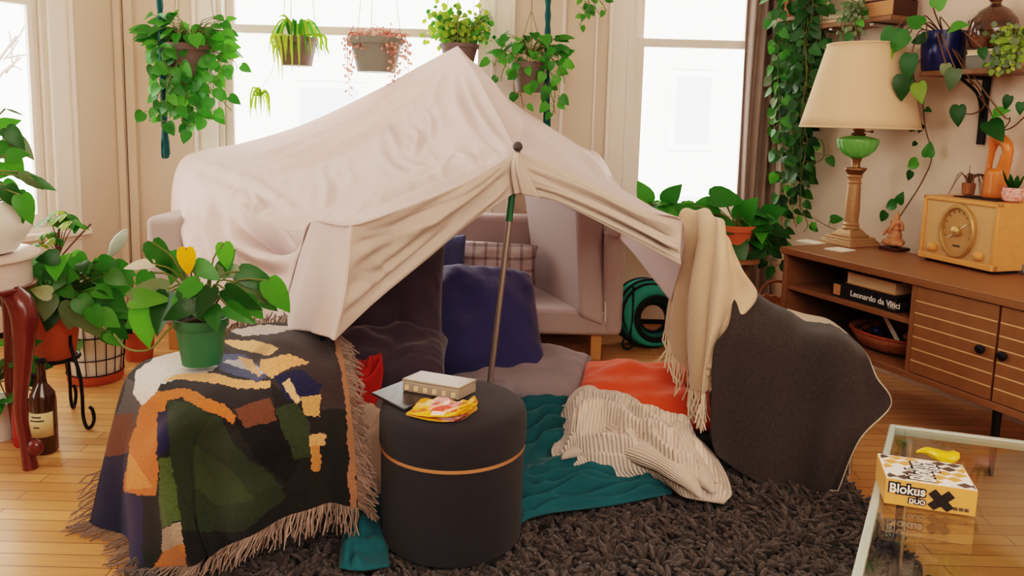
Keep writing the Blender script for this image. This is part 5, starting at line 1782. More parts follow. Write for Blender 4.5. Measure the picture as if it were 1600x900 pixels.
for i, (x, y, an, lab) in enumerate(((1030, 569, .1, 'tan flip-flop on the wood floor behind the orange pillow, nearer the chair leg'), (1012, 576, -.25, 'tan flip-flop on the wood floor behind the orange pillow, nearer the sofa leg'))):
    p = G(x, y, .012)
    sd = thing('flip_flop', lab, 'sandal', p, 'flip-flops')
    Rz = Matrix.Rotation(an, 3, 'Z')
    out_ = [p + Rz @ V((u, v, -.01)) for u, v in ((-.13, .0), (-.11, -.035), (-.03, -.03), (.05, -.045), (.11, -.035), (.13, 0), (.11, .035), (.05, .042), (-.03, .03), (-.11, .035))]
    mb = MB(); mb.prism(out_, (0, 0, .018)); mb.build('sole', M['tan'], sd, bevel=.004)
    mb = MB(); mb.tube(curve([p + Rz @ V((-.0, -.035, .008)), p + Rz @ V((.05, -.01, .04)), p + Rz @ V((.09, 0, .012)), p + Rz @ V((.05, .012, .04)), p + Rz @ V((0, .033, .008))], 16), .006, 6); mb.build('strap', M['pages'], sd)

# ================================================================== PLANTS
FACE = V((0, -1, .35))
YH = 4.40
def hang_pot(label, x, yr, yb, wpx, Y, pm, name='hanging_plant', wires=3, apex=2.65, wt='wire', taper=.72):
    c = W(x, yb, Y); top = W(x, yr, Y)
    h = top.z - c.z
    r = (W(x + wpx / 2, yr, Y) - W(x - wpx / 2, yr, Y)).length / 2
    t = thing(name, label, 'plant', c, 'hanging window plants')
    pot_mesh(c, r, h, taper).build('pot', M[pm], t)
    mb = disc(c + V((0, 0, h * .88)), r * .9); mb.build('soil', M['soil'], t)
    mb = MB()
    ax = V((c.x, c.y, apex))
    for k in range(wires):
        a = 2 * pi * k / wires + .5
        mb.tube([c + V((cos(a) * r, sin(a) * r, h * .98)), ax], .0022, 5)
    mb.tube([ax, V((c.x, c.y, HC))], .003, 5)
    mb.build('hanger', M[wt], t)
    return t, c + V((0, 0, h)), r, h
def finish(t, lf, st, stm='vine', name='foliage'):
    lf.build(name, M['leaf'], t)
    if st and st.v: st.build('stems', M[stm], t)

# 1 pothos in front of the bay corner
Yp = 4.12
t, c, r, h = hang_pot('large hanging pothos with long leafy trails at the bay corner beside a teal cord', 298, 70, 122, 84, Yp, 'brownpot')
rnd = random.Random(11); lf, st = MB(), MB()
crown(lf, st, c + V((0, 0, .0)), rnd, 70, .21, .15, (.05, .085), low=-.3)
for k in range(26):
    x0 = rnd.uniform(250, 350); y0 = rnd.uniform(40, 100)
    x1 = x0 + rnd.uniform(-25, 20); y1 = min(rnd.uniform(110, 200), 205)
    x1 = min(max(x1, 228), 368)
    dY = rnd.uniform(-.22, .1)
    vine(lf, st, [c + V((0, 0, .02)), W(x0, y0, Yp + dY * .6), W((x0 + x1) / 2 + rnd.uniform(-8, 8), (y0 + y1) / 2, Yp + dY), W(x1, y1, Yp + dY)], rnd, .045, (.045, .08), r=.002)
for pts in ([(262, 120), (240, 165), (234, 190)], [(330, 130), (350, 160), (362, 173)], [(290, 150), (285, 185), (300, 198)], [(345, 85), (365, 95), (372, 110)]):
    vine(lf, st, [c] + [W(x, y, Yp - .12) for x, y in pts], rnd, .06, (.05, .075))
finish(t, lf, st)
# long strap-like teal hangers
for x0, y0, x1, y1, lab, yk in ((247, -60, 259, 246, 'dark teal knotted cord hanging with the bay corner pothos', [40, 110, 190, 206]), (857, -60, 854, 208, 'dark teal cord hanging with the pothos between the two windows', [60, 140, 196])):
    Yt = 4.02 if x0 < 500 else 4.3
    a, b = W(x0, y0, Yt), W(x1, y1, Yt)
    e = thing('plant_hanger', lab, 'plant hanger', b)
    mb = MB()
    n = 60
    pts = [a.lerp(b, i / n) + V((0, 0, 0)) for i in range(n + 1)]
    mb.tube([V((a.x, a.y, HC))] + pts, [.008] + [.015 + .002 * sin(i * 1.1) for i in range(n + 1)], 8); mb.build('cord', M['tealrope'], e)
    for i, y in enumerate(yk[:2]):
        mb = MB(); q = a.lerp(b, (y - y0) / (y1 - y0)); mb.ball(q, (.026, .024, .03), 12); mb.build('knot', M['tealrope'], e)
    mb = MB(); rnd = random.Random(4)
    q = a.lerp(b, (yk[-2] - y0) / (y1 - y0))
    for k in range(26):
        o_ = V((rnd.uniform(-.014, .014), rnd.uniform(-.01, .01), 0)); mb.tube([q + o_ * .5, q.lerp(b, .6) + o_ * 1.3, b + o_ * 1.4 + V((0, 0, rnd.uniform(-.01, .02)))], .003, 4)
    mb.build('tassel', M['tealrope'], e)
# 2 spider plant
t, c, r, h = hang_pot('spider plant with long striped blades in a brown hanging pot', 464, 59, 103, 64, YH, 'brownpot')
rnd = random.Random(21); lf, st = MB(), MB()
def blade(lf, p0, pts, w, col):
    P = curve([p0] + pts, 12)
    rows = []
    for i, p in enumerate(P):
        d = (P[min(i + 1, 11)] - P[max(i - 1, 0)]).normalized()
        s = d.cross(FACE); s = s.normalized() if s.length > 1e-4 else V((1, 0, 0))
        ww = w * min(1, .5 + i / 5) * (1 - (i / 11) ** 3 * .9)
        rows.append([p - s * ww, p + V((0, -.2, .2)) * ww * -.3, p + s * ww])
    cols = [col, lin((190, 214, 120)), col]
    n0 = len(lf.v); lf.v += [p for r_ in rows for p in r_]
    for j in range(11):
        for i in range(2):
            lf.f.append([n0 + j * 3 + i, n0 + j * 3 + i + 1, n0 + j * 3 + i + 4, n0 + j * 3 + i + 3]); lf.mi.append(0); lf.c.append(col if (i == 0) else tuple(k * 1.25 for k in col)); lf.hascol = True
for k in range(34):
    a = rnd.uniform(0, 2 * pi); L = rnd.uniform(.12, .2)
    dx, dy = cos(a) * L * .8, sin(a) * L * .7
    blade(lf, c + V((cos(a) * r * .3, sin(a) * r * .3, -.01)), [c + V((dx * .5, dy * .5, .05 + L * .25)), c + V((dx * .9, dy * .9, .02)), c + V((dx * 1.1, dy * 1.1, -L * .6))], .0065, greens('lime' if rnd.random() < .45 else 'pothos', rnd))
for x0, x1, y1 in ((430, 436, 122), (436, 442, 128), (455, 457, 112), (466, 468, 106), (444, 447, 96), (426, 428, 100), (448, 446, 92), (504, 516, 86), (498, 505, 80)):
    blade(lf, c + V((0, -r * .5, 0)), [W(x0, 55, YH - .14), W((x0 + x1) / 2, 75, YH - .15), W(x1, y1, YH - .15)], .009, greens('lime', rnd))
blade(lf, c, [W(450, 30, YH - .05), W(442, 24, YH - .05), W(435, 27, YH - .05)], .007, greens('lime', rnd))
lf.build('foliage', M['leaf'], t)
lf2, st2 = MB(), MB()
st2.tube(curve([c + V((-.1, 0, .0)), W(425, 110, YH), W(408, 138, YH + .02)], 10), .0018, 4)
for k in range(16):
    a = rnd.uniform(0, 2 * pi); q = W(406, 150, YH)
    blade(lf2, q, [q + V((cos(a) * .03, sin(a) * .03, rnd.uniform(0, .05))), q + V((cos(a) * .05, sin(a) * .05, -rnd.uniform(0, .06))), q + V((cos(a) * .05, sin(a) * .05, -rnd.uniform(.06, .14)))], .006, greens('lime', rnd))
pl = lf2.build('plantlet', M['leaf'], t); st2.build('runner', M['vine'], pl)
# 3 red trailing plant
t, c, r, h = hang_pot('reddish trailing plant in a wide grey hanging pot at the window centre', 588, 60, 113, 82, YH, 'greypot')
rnd = random.Random(31); lf, st = MB(), MB()
for k in range(30):
    a = rnd.uniform(pi * .95, pi * 2.05); s_ = V((cos(a), sin(a) * .7, 0))
    L = rnd.choice([.05, .08, .12, .22, .3]); 
    if -.55 < cos(a) < .5 and L > .1: L = .07
    vine(lf, st, [c + s_ * r * .5, c + s_ * r * 1.05 + V((0, 0, .02)), c + s_ * r * 1.18 + V((0, 0, -L * .5)) + rv(rnd, .015), c + s_ * r * 1.12 + V((0, 0, -L)) + rv(rnd, .02)], rnd, .02, (.012, .021), 'red', ROUND, r=.0014)
for k in range(9):
    x0 = rnd.uniform(548, 632); blade_p = W(x0, 50 - rnd.uniform(0, 10), YH - .05)
    vine(lf, st, [c, blade_p], rnd, .025, (.012, .02), 'red', ROUND, r=.0014)
finish(t, lf, st, 'terra')
# 4 light green bushy plant behind the tent peak
t, c, r, h = hang_pot('yellow-green small leaved bush in a hanging pot just behind the tent peak', 717, 69, 104, 60, 4.47, 'brownpot')
rnd = random.Random(41); lf, st = MB(), MB()
for k in range(62):
    x = rnd.uniform(660, 780); y = rnd.uniform(12, 66) if abs(x - 715) > 14 else rnd.uniform(2, 60)
    if abs(x - 717) > 45: y = rnd.uniform(20, 72)
    tip = W(x, y, 4.47 + rnd.uniform(-.12, .1))
    P = [c + rv(rnd, .03), (c + tip) / 2 + V((0, 0, .03)), tip]
    vine(lf, st, P, rnd, .022, (.022, .04), 'lime' if rnd.random() < .72 else 'pothos', ROUND, r=.0016, spread=.8)
finish(t, lf, st)
# 5 pothos between the windows
t, c, r, h = hang_pot('hanging pothos in a brown pot on the pier between the two windows', 827, 98, 144, 58, 4.3, 'brownpot', apex=1.78)
rnd = random.Random(51); lf, st = MB(), MB()
crown(lf, st, c + V((0, 0, .03)), rnd, 46, .17, .13, (.055, .085), low=-.25)
for pts in ([(800, 90), (786, 110), (783, 128)], [(815, 110), (814, 145), (818, 168)], [(850, 100), (866, 130), (864, 180)], [(860, 90), (878, 115), (882, 130)], [(845, 120), (862, 150), (868, 178)], [(795, 80), (778, 92), (772, 104)]):
    vine(lf, st, [c] + [W(x, y, 4.2) for x, y in pts], rnd, .05, (.045, .07))
finish(t, lf, st)
# 6 trailing sprig coming down from above the frame
rnd = random.Random(61); lf, st = MB(), MB()
cc = W(925, -60, 4.35)
t = thing('hanging_plant', 'thin trailing sprig with round leaves hanging in front of the pier beside the right window', 'plant', cc, 'hanging window plants')
pot_mesh(cc + V((0, 0, .0)), .09, .1).build('pot', M['brownpot'], t)
mb = MB(); mb.tube([cc + V((0, 0, .1)), V((cc.x, cc.y, HC))], .003, 5); mb.build('hanger', M['wire'], t)
for pts in ([(918, -10), (922, 12), (905, 40)], [(926, -10), (930, 10), (936, 22)], [(934, -10), (944, 10), (948, 18)], [(921, -5), (915, 12), (918, 24)], [(912, -8), (916, 4), (908, 14)]):
    vine(lf, st, [cc + V((0, -.08, .06))] + [W(x, y, 4.25) for x, y in pts], rnd, .04, (.03, .055), 'varieg')
finish(t, lf, st)

# 7 ivy curtain in the rear corner, from a terracotta pot above
pc_ = onwall(1247, 8, .16); pc_.z = z1s + .06
t = thing('trailing_ivy', 'long trailing pothos falling from a terracotta pot in the corner beside the curtain', 'plant', pc_)
pot_mesh(pc_, .085, .14).build('pot', M['terra'], t)
disc(pc_ + V((0, 0, .125)), .075).build('soil', M['soil'], t)
mb = MB(); q = pc_; mb.box(q + V((0, 0, -.012)) + RB * .06, (.2, .24, .02), RC); mb.build('pot_bracket', M['walnut'], t, smooth=False)
rnd = random.Random(71); lf, st = MB(), MB()
topc = pc_ + V((0, 0, .14))
fc = V((-.75, -.75, .25))
def iv(x, y, off): return onwall(x, y, off)
crown(lf, st, topc, rnd, 50, .16, .1, (.05, .085), face=fc, low=-.6)
for k in range(32):
    x0 = rnd.uniform(1208, 1284)
    yend = rnd.choice([120, 170, 220, 280, 330, 355])
    w_ = max(10, 46 - yend * .07)
    xe = 1240 + rnd.uniform(-w_, w_) * .8 - (yend > 240) * 4
    off = rnd.uniform(.06, .26)
    pts = [topc, iv(x0, rnd.uniform(-5, 40), off)]
    yy = 60
    while yy < yend:
        f_ = yy / yend
        pts.append(iv(x0 + (xe - x0) * f_ + rnd.uniform(-7, 7), yy, off * (1 - .3 * f_))); yy += 55
    pts.append(iv(xe, yend, off * .6))
    kd = rnd.choice(['pothos', 'dark', 'dark', 'grey', 'varieg'])
    vine(lf, st, pts, rnd, .06, (.04, .075), kd, face=fc, r=.0018)
for pts in ([(1270, 215), (1285, 222), (1287, 245), (1272, 254), (1255, 250)], [(1250, 320), (1262, 350), (1256, 362)], [(1262, 335), (1290, 352), (1310, 360)], [(1285, 60), (1295, 50), (1340, 60)], [(1228, 60), (1215, 80), (1203, 98)], [(1225, 180), (1212, 200), (1206, 212)], [(1222, 210), (1204, 222), (1200, 240)]):
    vine(lf, st, [iv(x, y, .12) for x, y in pts], rnd, .07, (.04, .065), 'pothos', face=fc)
finish(t, lf, st)
# small trailing plants on the upper shelf
sc_ = sp1((onwall(1290, 20, .14) - CB).dot(RA), .1, z1s + .062)
sc_ = sp1((onwall(1298, 20, .16) - CB).dot(RA), .12, z1s + .06)
pp = sp1((onwall(1334, 20, .16) - CB).dot(RA), .1, z1s)
t = thing('trailing_succulent', 'grey-green trailing plant in a small white pot between the upper shelf book piles', 'plant', pp)
pot_mesh(pp, .033, .065, .8).build('pot', M['whitepot'], t)
rnd = random.Random(81); lf, st = MB(), MB()
for k in range(16):
    x = rnd.uniform(1305, 1350); y = rnd.uniform(15, 58)
    vine(lf, st, [pp + V((0, 0, .065)), onwall((x + 1334) / 2, 8, .24), onwall(x, y, .25)], rnd, .022, (.016, .03), 'grey', ROUND, face=fc, r=.0014)
vine(lf, st, [pp + V((0, 0, .06)), onwall(1335, 25, .25), onwall(1340, 58, .25)], rnd, .05, (.04, .05), 'pothos', face=fc)
finish(t, lf, st)
pp = sp1((onwall(1272, 20, .16) - CB).dot(RA) - .04, .1, z1s)
t = thing('shelf_cactus', 'small tangled grey-green plant in a dark pot at the corner end of the upper shelf', 'plant', pp)
pot_mesh(pp, .04, .06, .8).build('pot', M['black'], t)
rnd = random.Random(83); lf, st = MB(), MB()
crown(lf, st, pp + V((0, 0, .08)), rnd, 60, .06, .06, (.018, .032), 'grey', ROUND, face=fc, low=-.3)
finish(t, lf, st)

# 8 blue pot plant on the lower wall shelf
t = thing('blue_pot_plant', 'vining philodendron in a cobalt blue pot on the wall shelf beside the lamp shade', 'plant', bp_c)
mb = MB(); mb.lathe([(rpot * .82, 0), (rpot * .9, .01), (rpot, hpot * .6), (rpot * 1.0, hpot), (rpot * .93, hpot), (rpot * .9, hpot * .85)], bp_c, 40); mb.build('pot', M['bluepot'], t)
disc(bp_c + V((0, 0, hpot * .86)), rpot * .9).build('soil', M['soil'], t)
rnd = random.Random(91); lf, st = MB(), MB()
tc_ = bp_c + V((0, 0, hpot))
big = [(1398, 45, .13, (-.3, 0, -1), 'pothos'), (1392, 75, .10, (-.45, 0, -1), 'lime'), (1420, 55, .12, (-.6, 0, -.4), 'pothos'), (1424, 85, .12, (-.1, 0, -1), 'dark'), (1412, 118, .11, (.1, 0, -1), 'dark'),
       (1462, 12, .1, (.5, 0, .75), 'pothos'), (1485, 45, .08, (.9, 0, .2), 'pothos'), (1440, 40, .09, (-.7, 0, .5), 'pothos'), (1435, 130, .09, (.3, 0, -.8), 'lime'), (1493, 108, .09, (-.2, 0, -1), 'grey'), (1478, 100, .06, (.2, 0, -1), 'grey'),
       (1498, 165, .09, (.1, 0, -1), 'dark'), (1545, 190, .11, (.5, 0, -.4), 'dark'), (1552, 178, .07, (1, 0, .3), 'pothos'), (1578, 150, .06, (-.3, 0, -1), 'dark'), (1596, 160, .05, (0, 0, -1), 'dark'), (1535, 75, .05, (.3, 0, -1), 'dark'), (1448, 60, .08, (-1, 0, 0), 'dark')]
for x, y, L, d, k in big:
    off = .3 if y < 140 else .14
    q = onwall(x, y, off)
    dd = RA * d[0] + V((0, 0, d[2])) - RB * .15
    leaf(lf, q, dd, fc + rv(rnd, .3) + V((0, 0, .3)), L, HEART, .9, droop=.25, fold=.15, col=greens(k, rnd))
    if y < 112: st.tube(curve([tc_ + V((0, 0, -.02)), (tc_ + q) / 2 - RB * .05 + V((0, 0, .05)), q], 10), .0028, 5)
vn = [[(1428, 110), (1440, 150), (1446, 200), (1456, 245), (1440, 285), (1418, 320), (1405, 340)], [(1512, 118), (1530, 140), (1538, 165), (1520, 178), (1500, 176)], [(1512, 118), (1522, 140), (1545, 170), (1560, 200), (1580, 200), (1604, 180)], [(1560, 172), (1578, 185), (1570, 200)]]
for pts in vn:
    P = curve([tc_ + V((0, 0, -.01))] + [onwall(x, y, .2 if i == 0 else .07) for i, (x, y) in enumerate(pts)], 40)
    st.tube(P, .003, 6)
for x, y, L, d in ((1436, 150, .045, (.6, 0, -.7)), (1442, 195, .045, (-.5, 0, -.8)), (1450, 245, .07, (.1, 0, 1)), (1434, 252, .07, (-1, 0, -.6)), (1425, 268, .05, (-.5, 0, -1)), (1432, 222, .03, (-.7, 0, -.7)), (1400, 318, .07, (-.9, 0, -.4)), (1404, 318, .06, (.3, 0, .9)), (1385, 332, .06, (-.6, 0, -.9)), (1446, 170, .035, (1, 0, -.3)), (1426, 205, .035, (-.2, 0, 1))):
    q = onwall(x, y, .09)
    leaf(lf, q, RA * d[0] + V((0, 0, d[2])) - RB * .1, fc + rv(rnd, .3), L, HEART, .95, droop=.25, fold=.2, col=greens('dark' if rnd.random() < .5 else 'pothos', rnd))
finish(t, lf, st, 'brownvine')
# runner vines along the console wall
# 9 succulent in terracotta at the shelf end
pp = on_sh2(1592, .12)
t = thing('shelf_succulent', 'pale green trailing succulent in a small terracotta pot at the shelf end by the vase', 'plant', pp)
pot_mesh(pp, .05, .085, .75).build('pot', mat('pale terracotta', (226, 150, 104), .7), t)
rnd = random.Random(95); lf, st = MB(), MB()
for k in range(46):
    x = rnd.uniform(1545, 1600); y = rnd.uniform(55, 112)
    if y > 95: x -= 8
    vine(lf, st, [pp + V((0, 0, .085)), onwall((x + 1590) / 2, y - 12, .22), onwall(x, y, .24)], rnd, .02, (.018, .03), 'grey' if rnd.random() < .5 else 'lime', ROUND, face=fc, r=.0015)
finish(t, lf, st)

# 10 pothos on a stand behind the cream throw
pq = W(1146, 400, 3.72)
t = thing('potted_pothos', 'broad leaved pothos in a terracotta pot behind the cream throw under the window', 'plant', V((pq.x, pq.y, pq.z)))
hp_ = W(1146, 350, 3.72).z - pq.z
pot_mesh(pq, .10, hp_, .75).build('pot', M['terra'], t)
disc(pq + V((0, 0, hp_ * .88)), .09).build('soil', M['soil'], t)
ps = thing('plant_stool', 'small round wooden stool carrying the pothos behind the cream throw', 'stool', V((pq.x, pq.y, 0)))
mb = MB(); mb.lathe([(.11, pq.z - .025), (.13, pq.z - .02), (.13, pq.z - .004), (.12, pq.z - .001)], V((pq.x, pq.y, 0)), 32); mb.build('seat', M['walnut'], ps)
for k in range(3):
    a = k * 2 * pi / 3 + .4; mb = MB(); mb.tube([V((pq.x + cos(a) * .13, pq.y + sin(a) * .13, 0)), V((pq.x + cos(a) * .08, pq.y + sin(a) * .08, pq.z - .022))], [.012, .015], 10); mb.build('leg', M['walnut'], ps)
rnd = random.Random(101); lf, st = MB(), MB()
tcn = pq + V((0, 0, hp_))
for k in range(64):
    x = rnd.uniform(1012, 1205); y = rnd.uniform(318, 352) + (abs(x - 1150) < 60) * rnd.uniform(0, 35)
    if x < 1060: y = rnd.uniform(318, 335)
    q = W(x, y, 3.8 + rnd.uniform(-.15, .12))
    d = V((.6 * (1 if x > 1100 else -.5) + rnd.uniform(-.7, .7), -.5 + rnd.uniform(-.3, .3), rnd.uniform(-.6, .25)))
    leaf(lf, q, d, FACE + V((0, 0, .5)) + rv(rnd, .4), rnd.uniform(.08, .14), HEART, 1, droop=.3, fold=.15, col=greens('pothos' if rnd.random() < .6 else 'dark', rnd))
    st.tube([tcn, (tcn + q) / 2 + V((0, 0, .03)), q], .0028, 5)
for x, y, L, d in ((1110, 308, .16, (1, -.3, .05)), (1012, 318, .12, (-.35, -.2, .9)), (1040, 318, .12, (.3, -.3, .6)), (1155, 345, .15, (.25, -.6, .8)), (1190, 340, .14, (.4, -.4, -.9)), (1120, 322, .13, (-.9, -.3, .1)), (1060, 325, .13, (-.9, -.4, 0)), (1090, 330, .13, (-.7, -.4, .2))):
    q = W(x, y, 3.72); leaf(lf, q, V(d), FACE + V((0, 0, .6)), L, HEART, 1, droop=.25, fold=.12, col=greens('pothos', rnd)); st.tube([tcn, (tcn + q) / 2 + V((0, 0, .05)), q], .003, 5)
for pts in ([(1180, 370), (1195, 395), (1212, 425)], [(1170, 390), (1200, 402), (1214, 408)], [(1185, 360), (1205, 385), (1200, 400)]):
    vine(lf, st, [tcn] + [W(x, y, 3.66) for x, y in pts], rnd, .05, (.05, .08), 'dark')
finish(t, lf, st)

# 11 green pot on the blanket chair
gp_ = W(316, 566, 2.12)
r1 = (W(356, 500, 2.12) - W(276, 500, 2.12)).length / 2
hg = W(316, 495, 2.12).z - gp_.z
t = thing('potted_pothos', 'potted pothos with one yellow leaf in a green plastic pot on the patterned blanket', 'plant', gp_)
pot_mesh(gp_, r1, hg, .74).build('pot', M['grnpot'], t)
disc(gp_ + V((0, 0, hg * .9)), r1 * .9).build('soil', M['soil'], t)
rnd = random.Random(111); lf, st = MB(), MB()
tg = gp_ + V((0, 0, hg * .95))
spec = [(238, 378, .115, (.45, 0, -1), 'dark', 0), (282, 398, .11, (-.5, 0, -1), 'pothos', .02), (291, 388, .085, (.0, 0, -1), 'yellow', -.09), (305, 412, .09, (.8, 0, -.5), 'pothos', -.02), (350, 380, .085, (.1, 0, -1), 'pothos', .02),
        (375, 424, .13, (1, 0, -.45), 'dark', 0), (420, 438, .12, (.55, 0, -1), 'pothos', -.02), (232, 425, .10, (-.25, 0, -1), 'pothos', 0), (222, 478, .13, (.1, -.2, -1), 'pothos', -.05), (262, 452, .12, (-1, -.3, -.1), 'grey', -.04),
        (205, 468, .12, (1, -.2, .12), 'varieg', -.06), (262, 458, .13, (-.2, -.4, -1), 'dark', -.05), (352, 452, .12, (1, -.2, -.6), 'dark', -.04), (365, 440, .12, (1, 0, -.7), 'grey', 0), (355, 478, .10, (1, -.3, -.5), 'pothos', -.06), (340, 420, .1, (1, 0, -.1), 'grey', .05),
        (290, 450, .11, (.5, -.4, -.6), 'dark', -.06), (330, 450, .10, (-.1, -.5, -.5), 'dark', -.06), (310, 440, .10, (-.6, -.5, -.5), 'pothos', -.05), (300, 475, .09, (-.9, -.5, -.5), 'dark', -.08), (330, 480, .09, (.3, -.5, -.4), 'dark', -.08),
        (240, 412, .11, (-1, 0, -.12), 'white', 0), (255, 400, .1, (.6, 0, -.6), 'pothos', .04), (380, 465, .09, (.8, 0, -.9), 'pothos', 0), (345, 430, .09, (.2, 0, .5), 'pothos', .05), (400, 455, .09, (.8, 0, -.8), 'dark', .03)]
for x, y, L, d, k, dy in spec:
    q = W(x, y, 2.12 + dy)
    col = lin((246, 182, 24)) if k == 'yellow' else (lin((214, 208, 190)) if k == 'white' else greens(k, rnd))
    wd = .35 if k == 'white' else (.62 if d[0] > .9 else .74)
    L *= .92
    leaf(lf, q, V(d), V((rnd.uniform(-.3, .3), -1, rnd.uniform(.1, .7))), L, HEART, wd, droop=rnd.uniform(.1, .35), fold=rnd.uniform(.05, .25), col=col)
    st.tube(curve([tg + rv(rnd, .02), (tg + q) / 2 + V((0, 0, .05)), q], 8), .0028, 5)
vine(lf, st, [tg, W(270, 510, 2.06), W(235, 545, 2.05), W(200, 545, 2.08), W(178, 522, 2.14)], rnd, .5, (.05, .06), r=.003)
finish(t, lf, st)

# ------------------------------------------------------------------ plant corner at the bay window
# mahogany plant stand with a marble top
sx, sy = -1.80, 2.50
ST = W(36, 398, sy).z
stn = thing('plant_stand', 'mahogany plant stand with marble top and curved cabriole legs', 'plant stand', (sx, sy, 0))
mb = MB(); mb.lathe([(.02, ST - .02), (.222, ST - .02), (.232, ST - .014), (.232, ST - .006), (.222, ST), (.0005, ST)], V((sx, sy, 0)), 48); mb.build('marble_top', M['marble'], stn)
mb = MB(); mb.lathe([(.19, ST - .115), (.205, ST - .11), (.205, ST - .02), (.19, ST - .02)], V((sx, sy, 0)), 48); mb.build('apron', M['marble'], stn)
mb = MB(); mb.lathe([(.2, ST - .12), (.216, ST - .117), (.218, ST - .107), (.2, ST - .103)], V((sx, sy, 0)), 48); mb.build('apron_molding', M['mahog'], stn)
for k in range(4):
    a = -.12 + k * pi / 2
    d = V((cos(a), sin(a), 0))
    def L_(r, z): return V((sx, sy, 0)) + d * r + V((0, 0, z))
    mb = MB(); zz0 = ST - .11
    mb.tube(curve([L_(.17, zz0), L_(.215, zz0 - .05), L_(.222, zz0 - .13), L_(.205, zz0 * .55), L_(.19, zz0 * .33), L_(.205, zz0 * .13), L_(.215, .0)], 24), [cr([V((q, 0, 0)) for q in (.03, .04, .036, .026, .02, .02, .024)], i / 23).x for i in range(24)], 12)
    mb.ball(L_(.235, .075), (.028, .02, .03), 12)
    mb.build('leg', M['mahog'], stn)
# white pot and its plant on the stand
wp = V((sx + .02, sy - .02, ST))
rw = W(42, 335, sy).x - wp.x
t = thing('potted_rubber_plant', 'leafy plant in a round white ceramic pot on the marble plant stand', 'plant', wp)
hw = W(20, 312, sy).z - ST
mb = MB(); mb.lathe([(rw * .55, 0), (rw * .75, .01), (rw * .97, hw * .45), (rw, hw * .7), (rw * .9, hw * .95), (rw * .86, hw), (rw * .8, hw), (rw * .8, hw * .9)], wp, 44); mb.build('pot', M['whitepot'], t)
disc(wp + V((0, 0, hw * .9)), rw * .8).build('soil', M['soil'], t)
rnd = random.Random(121); lf, st = MB(), MB()
tw_ = wp + V((0, 0, hw))
for x, y, L, d, k, w_ in ((10, 200, .11, (.5, 0, -.6), 'dark', .8), (20, 215, .12, (.7, 0, -.7), 'grey', .7), (2, 220, .13, (.6, 0, -.75), 'grey', .7), (10, 245, .09, (.7, 0, .2), 'pothos', 1.1), (18, 240, .1, (.3, 0, -.8), 'pothos', .9),
                       (15, 268, .14, (1, 0, -.25), 'grey', .5), (35, 275, .14, (1, 0, -.35), 'dark', .5), (28, 268, .12, (.8, 0, -.7), 'grey', .5), (5, 285, .12, (.6, 0, -.8), 'pothos', .8), (34, 305, .13, (.35, -.2, -1), 'pothos', .8), (25, 300, .14, (.2, -.2, -1), 'pothos', .9), (10, 290, .1, (.3, 0, -1), 'dark', 1),
                       (-10, 205, .12, (.5, 0, .3), 'pothos', .9), (-20, 240, .13, (.5, 0, .2), 'pothos', .9), (-15, 270, .12, (.8, 0, .2), 'pothos', .9), (8, 170, .08, (1, 0, -.25), 'grey', .2)):
    q = W(x, y, sy - .05 + rnd.uniform(-.06, .06)); leaf(lf, q, V(d), V((.1, -1, .5)) + rv(rnd, .3), L * .72, LANCE if w_ < .6 else HEART, w_ if w_ >= .6 else w_ * 1.6, droop=.3, fold=.15, col=greens(k, rnd))
    st.tube(curve([tw_, (tw_ + q) / 2 + V((-.01, 0, .04)), q], 8), .003, 5)
finish(t, lf, st)
# iron stand with terracotta pot
ip = W(86, 556, 2.86)
rI = (W(125, 500, 2.86) - W(46, 500, 2.86)).length / 2
hI = W(86, 486, 2.86).z - ip.z
ist = thing('iron_plant_stand', 'black wrought iron plant stand with curled feet under the terracotta pot', 'plant stand', (ip.x, ip.y, 0))
mb = MB(); mb.tube([ip + V((cos(a) * rI * .85, sin(a) * rI * .85, -.005)) for a in [k * 2 * pi / 40 for k in range(41)]], .007, 8, cap=False)
mb.tube([ip + V((-rI * .85, 0, -.008)), ip + V((rI * .85, 0, -.008))], .005, 6); mb.tube([ip + V((0, -rI * .85, -.008)), ip + V((0, rI * .85, -.008))], .005, 6); mb.build('ring', M['blackm'], ist)
for k in range(3):
    a = -.35 + k * 2 * pi / 3
    d = V((cos(a), sin(a), 0)); z0 = ip.z
    def I_(r, z): return V((ip.x, ip.y, 0)) + d * r + V((0, 0, z))
    pts = [I_(rI * .86, z0 + .09), I_(rI * .9, z0 + .04), I_(rI * 1.25, z0 - .05), I_(rI * 1.35, z0 * .5), I_(rI * 1.35, .05), I_(rI * 1.5, .008), I_(rI * 1.75, .012), I_(rI * 1.92, .045), I_(rI * 1.85, .08), I_(rI * 1.72, .088)]
    mb = MB(); mb.tube(curve(pts, 40), .0065, 8); mb.build('leg', M['blackm'], ist)
t = thing('potted_pothos', 'bushy pothos in a terracotta pot on the black iron stand', 'plant', ip)
pot_mesh(ip, rI, hI, .74).build('pot', M['terra'], t)
disc(ip + V((0, 0, hI * .9)), rI * .9).build('soil', M['soil'], t)
rnd = random.Random(131); lf, st = MB(), MB()
ti = ip + V((0, 0, hI * .95))
for k in range(95):
    x = rnd.uniform(36, 178); y = rnd.uniform(395, 478)
    if x < 60: y = rnd.uniform(420, 475)
    if x > 120: y += 14
    q = W(x, y, 2.86 + rnd.uniform(-.2, .18))
    d = V(((x - 95) / 60 + rnd.uniform(-.6, .6), rnd.uniform(-.6, .1), rnd.uniform(-.9, .3)))
    leaf(lf, q, d, V((0, -1, .6)) + rv(rnd, .45), rnd.uniform(.06, .1), HEART, 1, droop=.3, fold=.15, col=greens(rnd.choice(['pothos', 'pothos', 'dark', 'varieg']), rnd))
    st.tube([ti, (ti + q) / 2 + V((0, 0, .03)), q], .0022, 4)
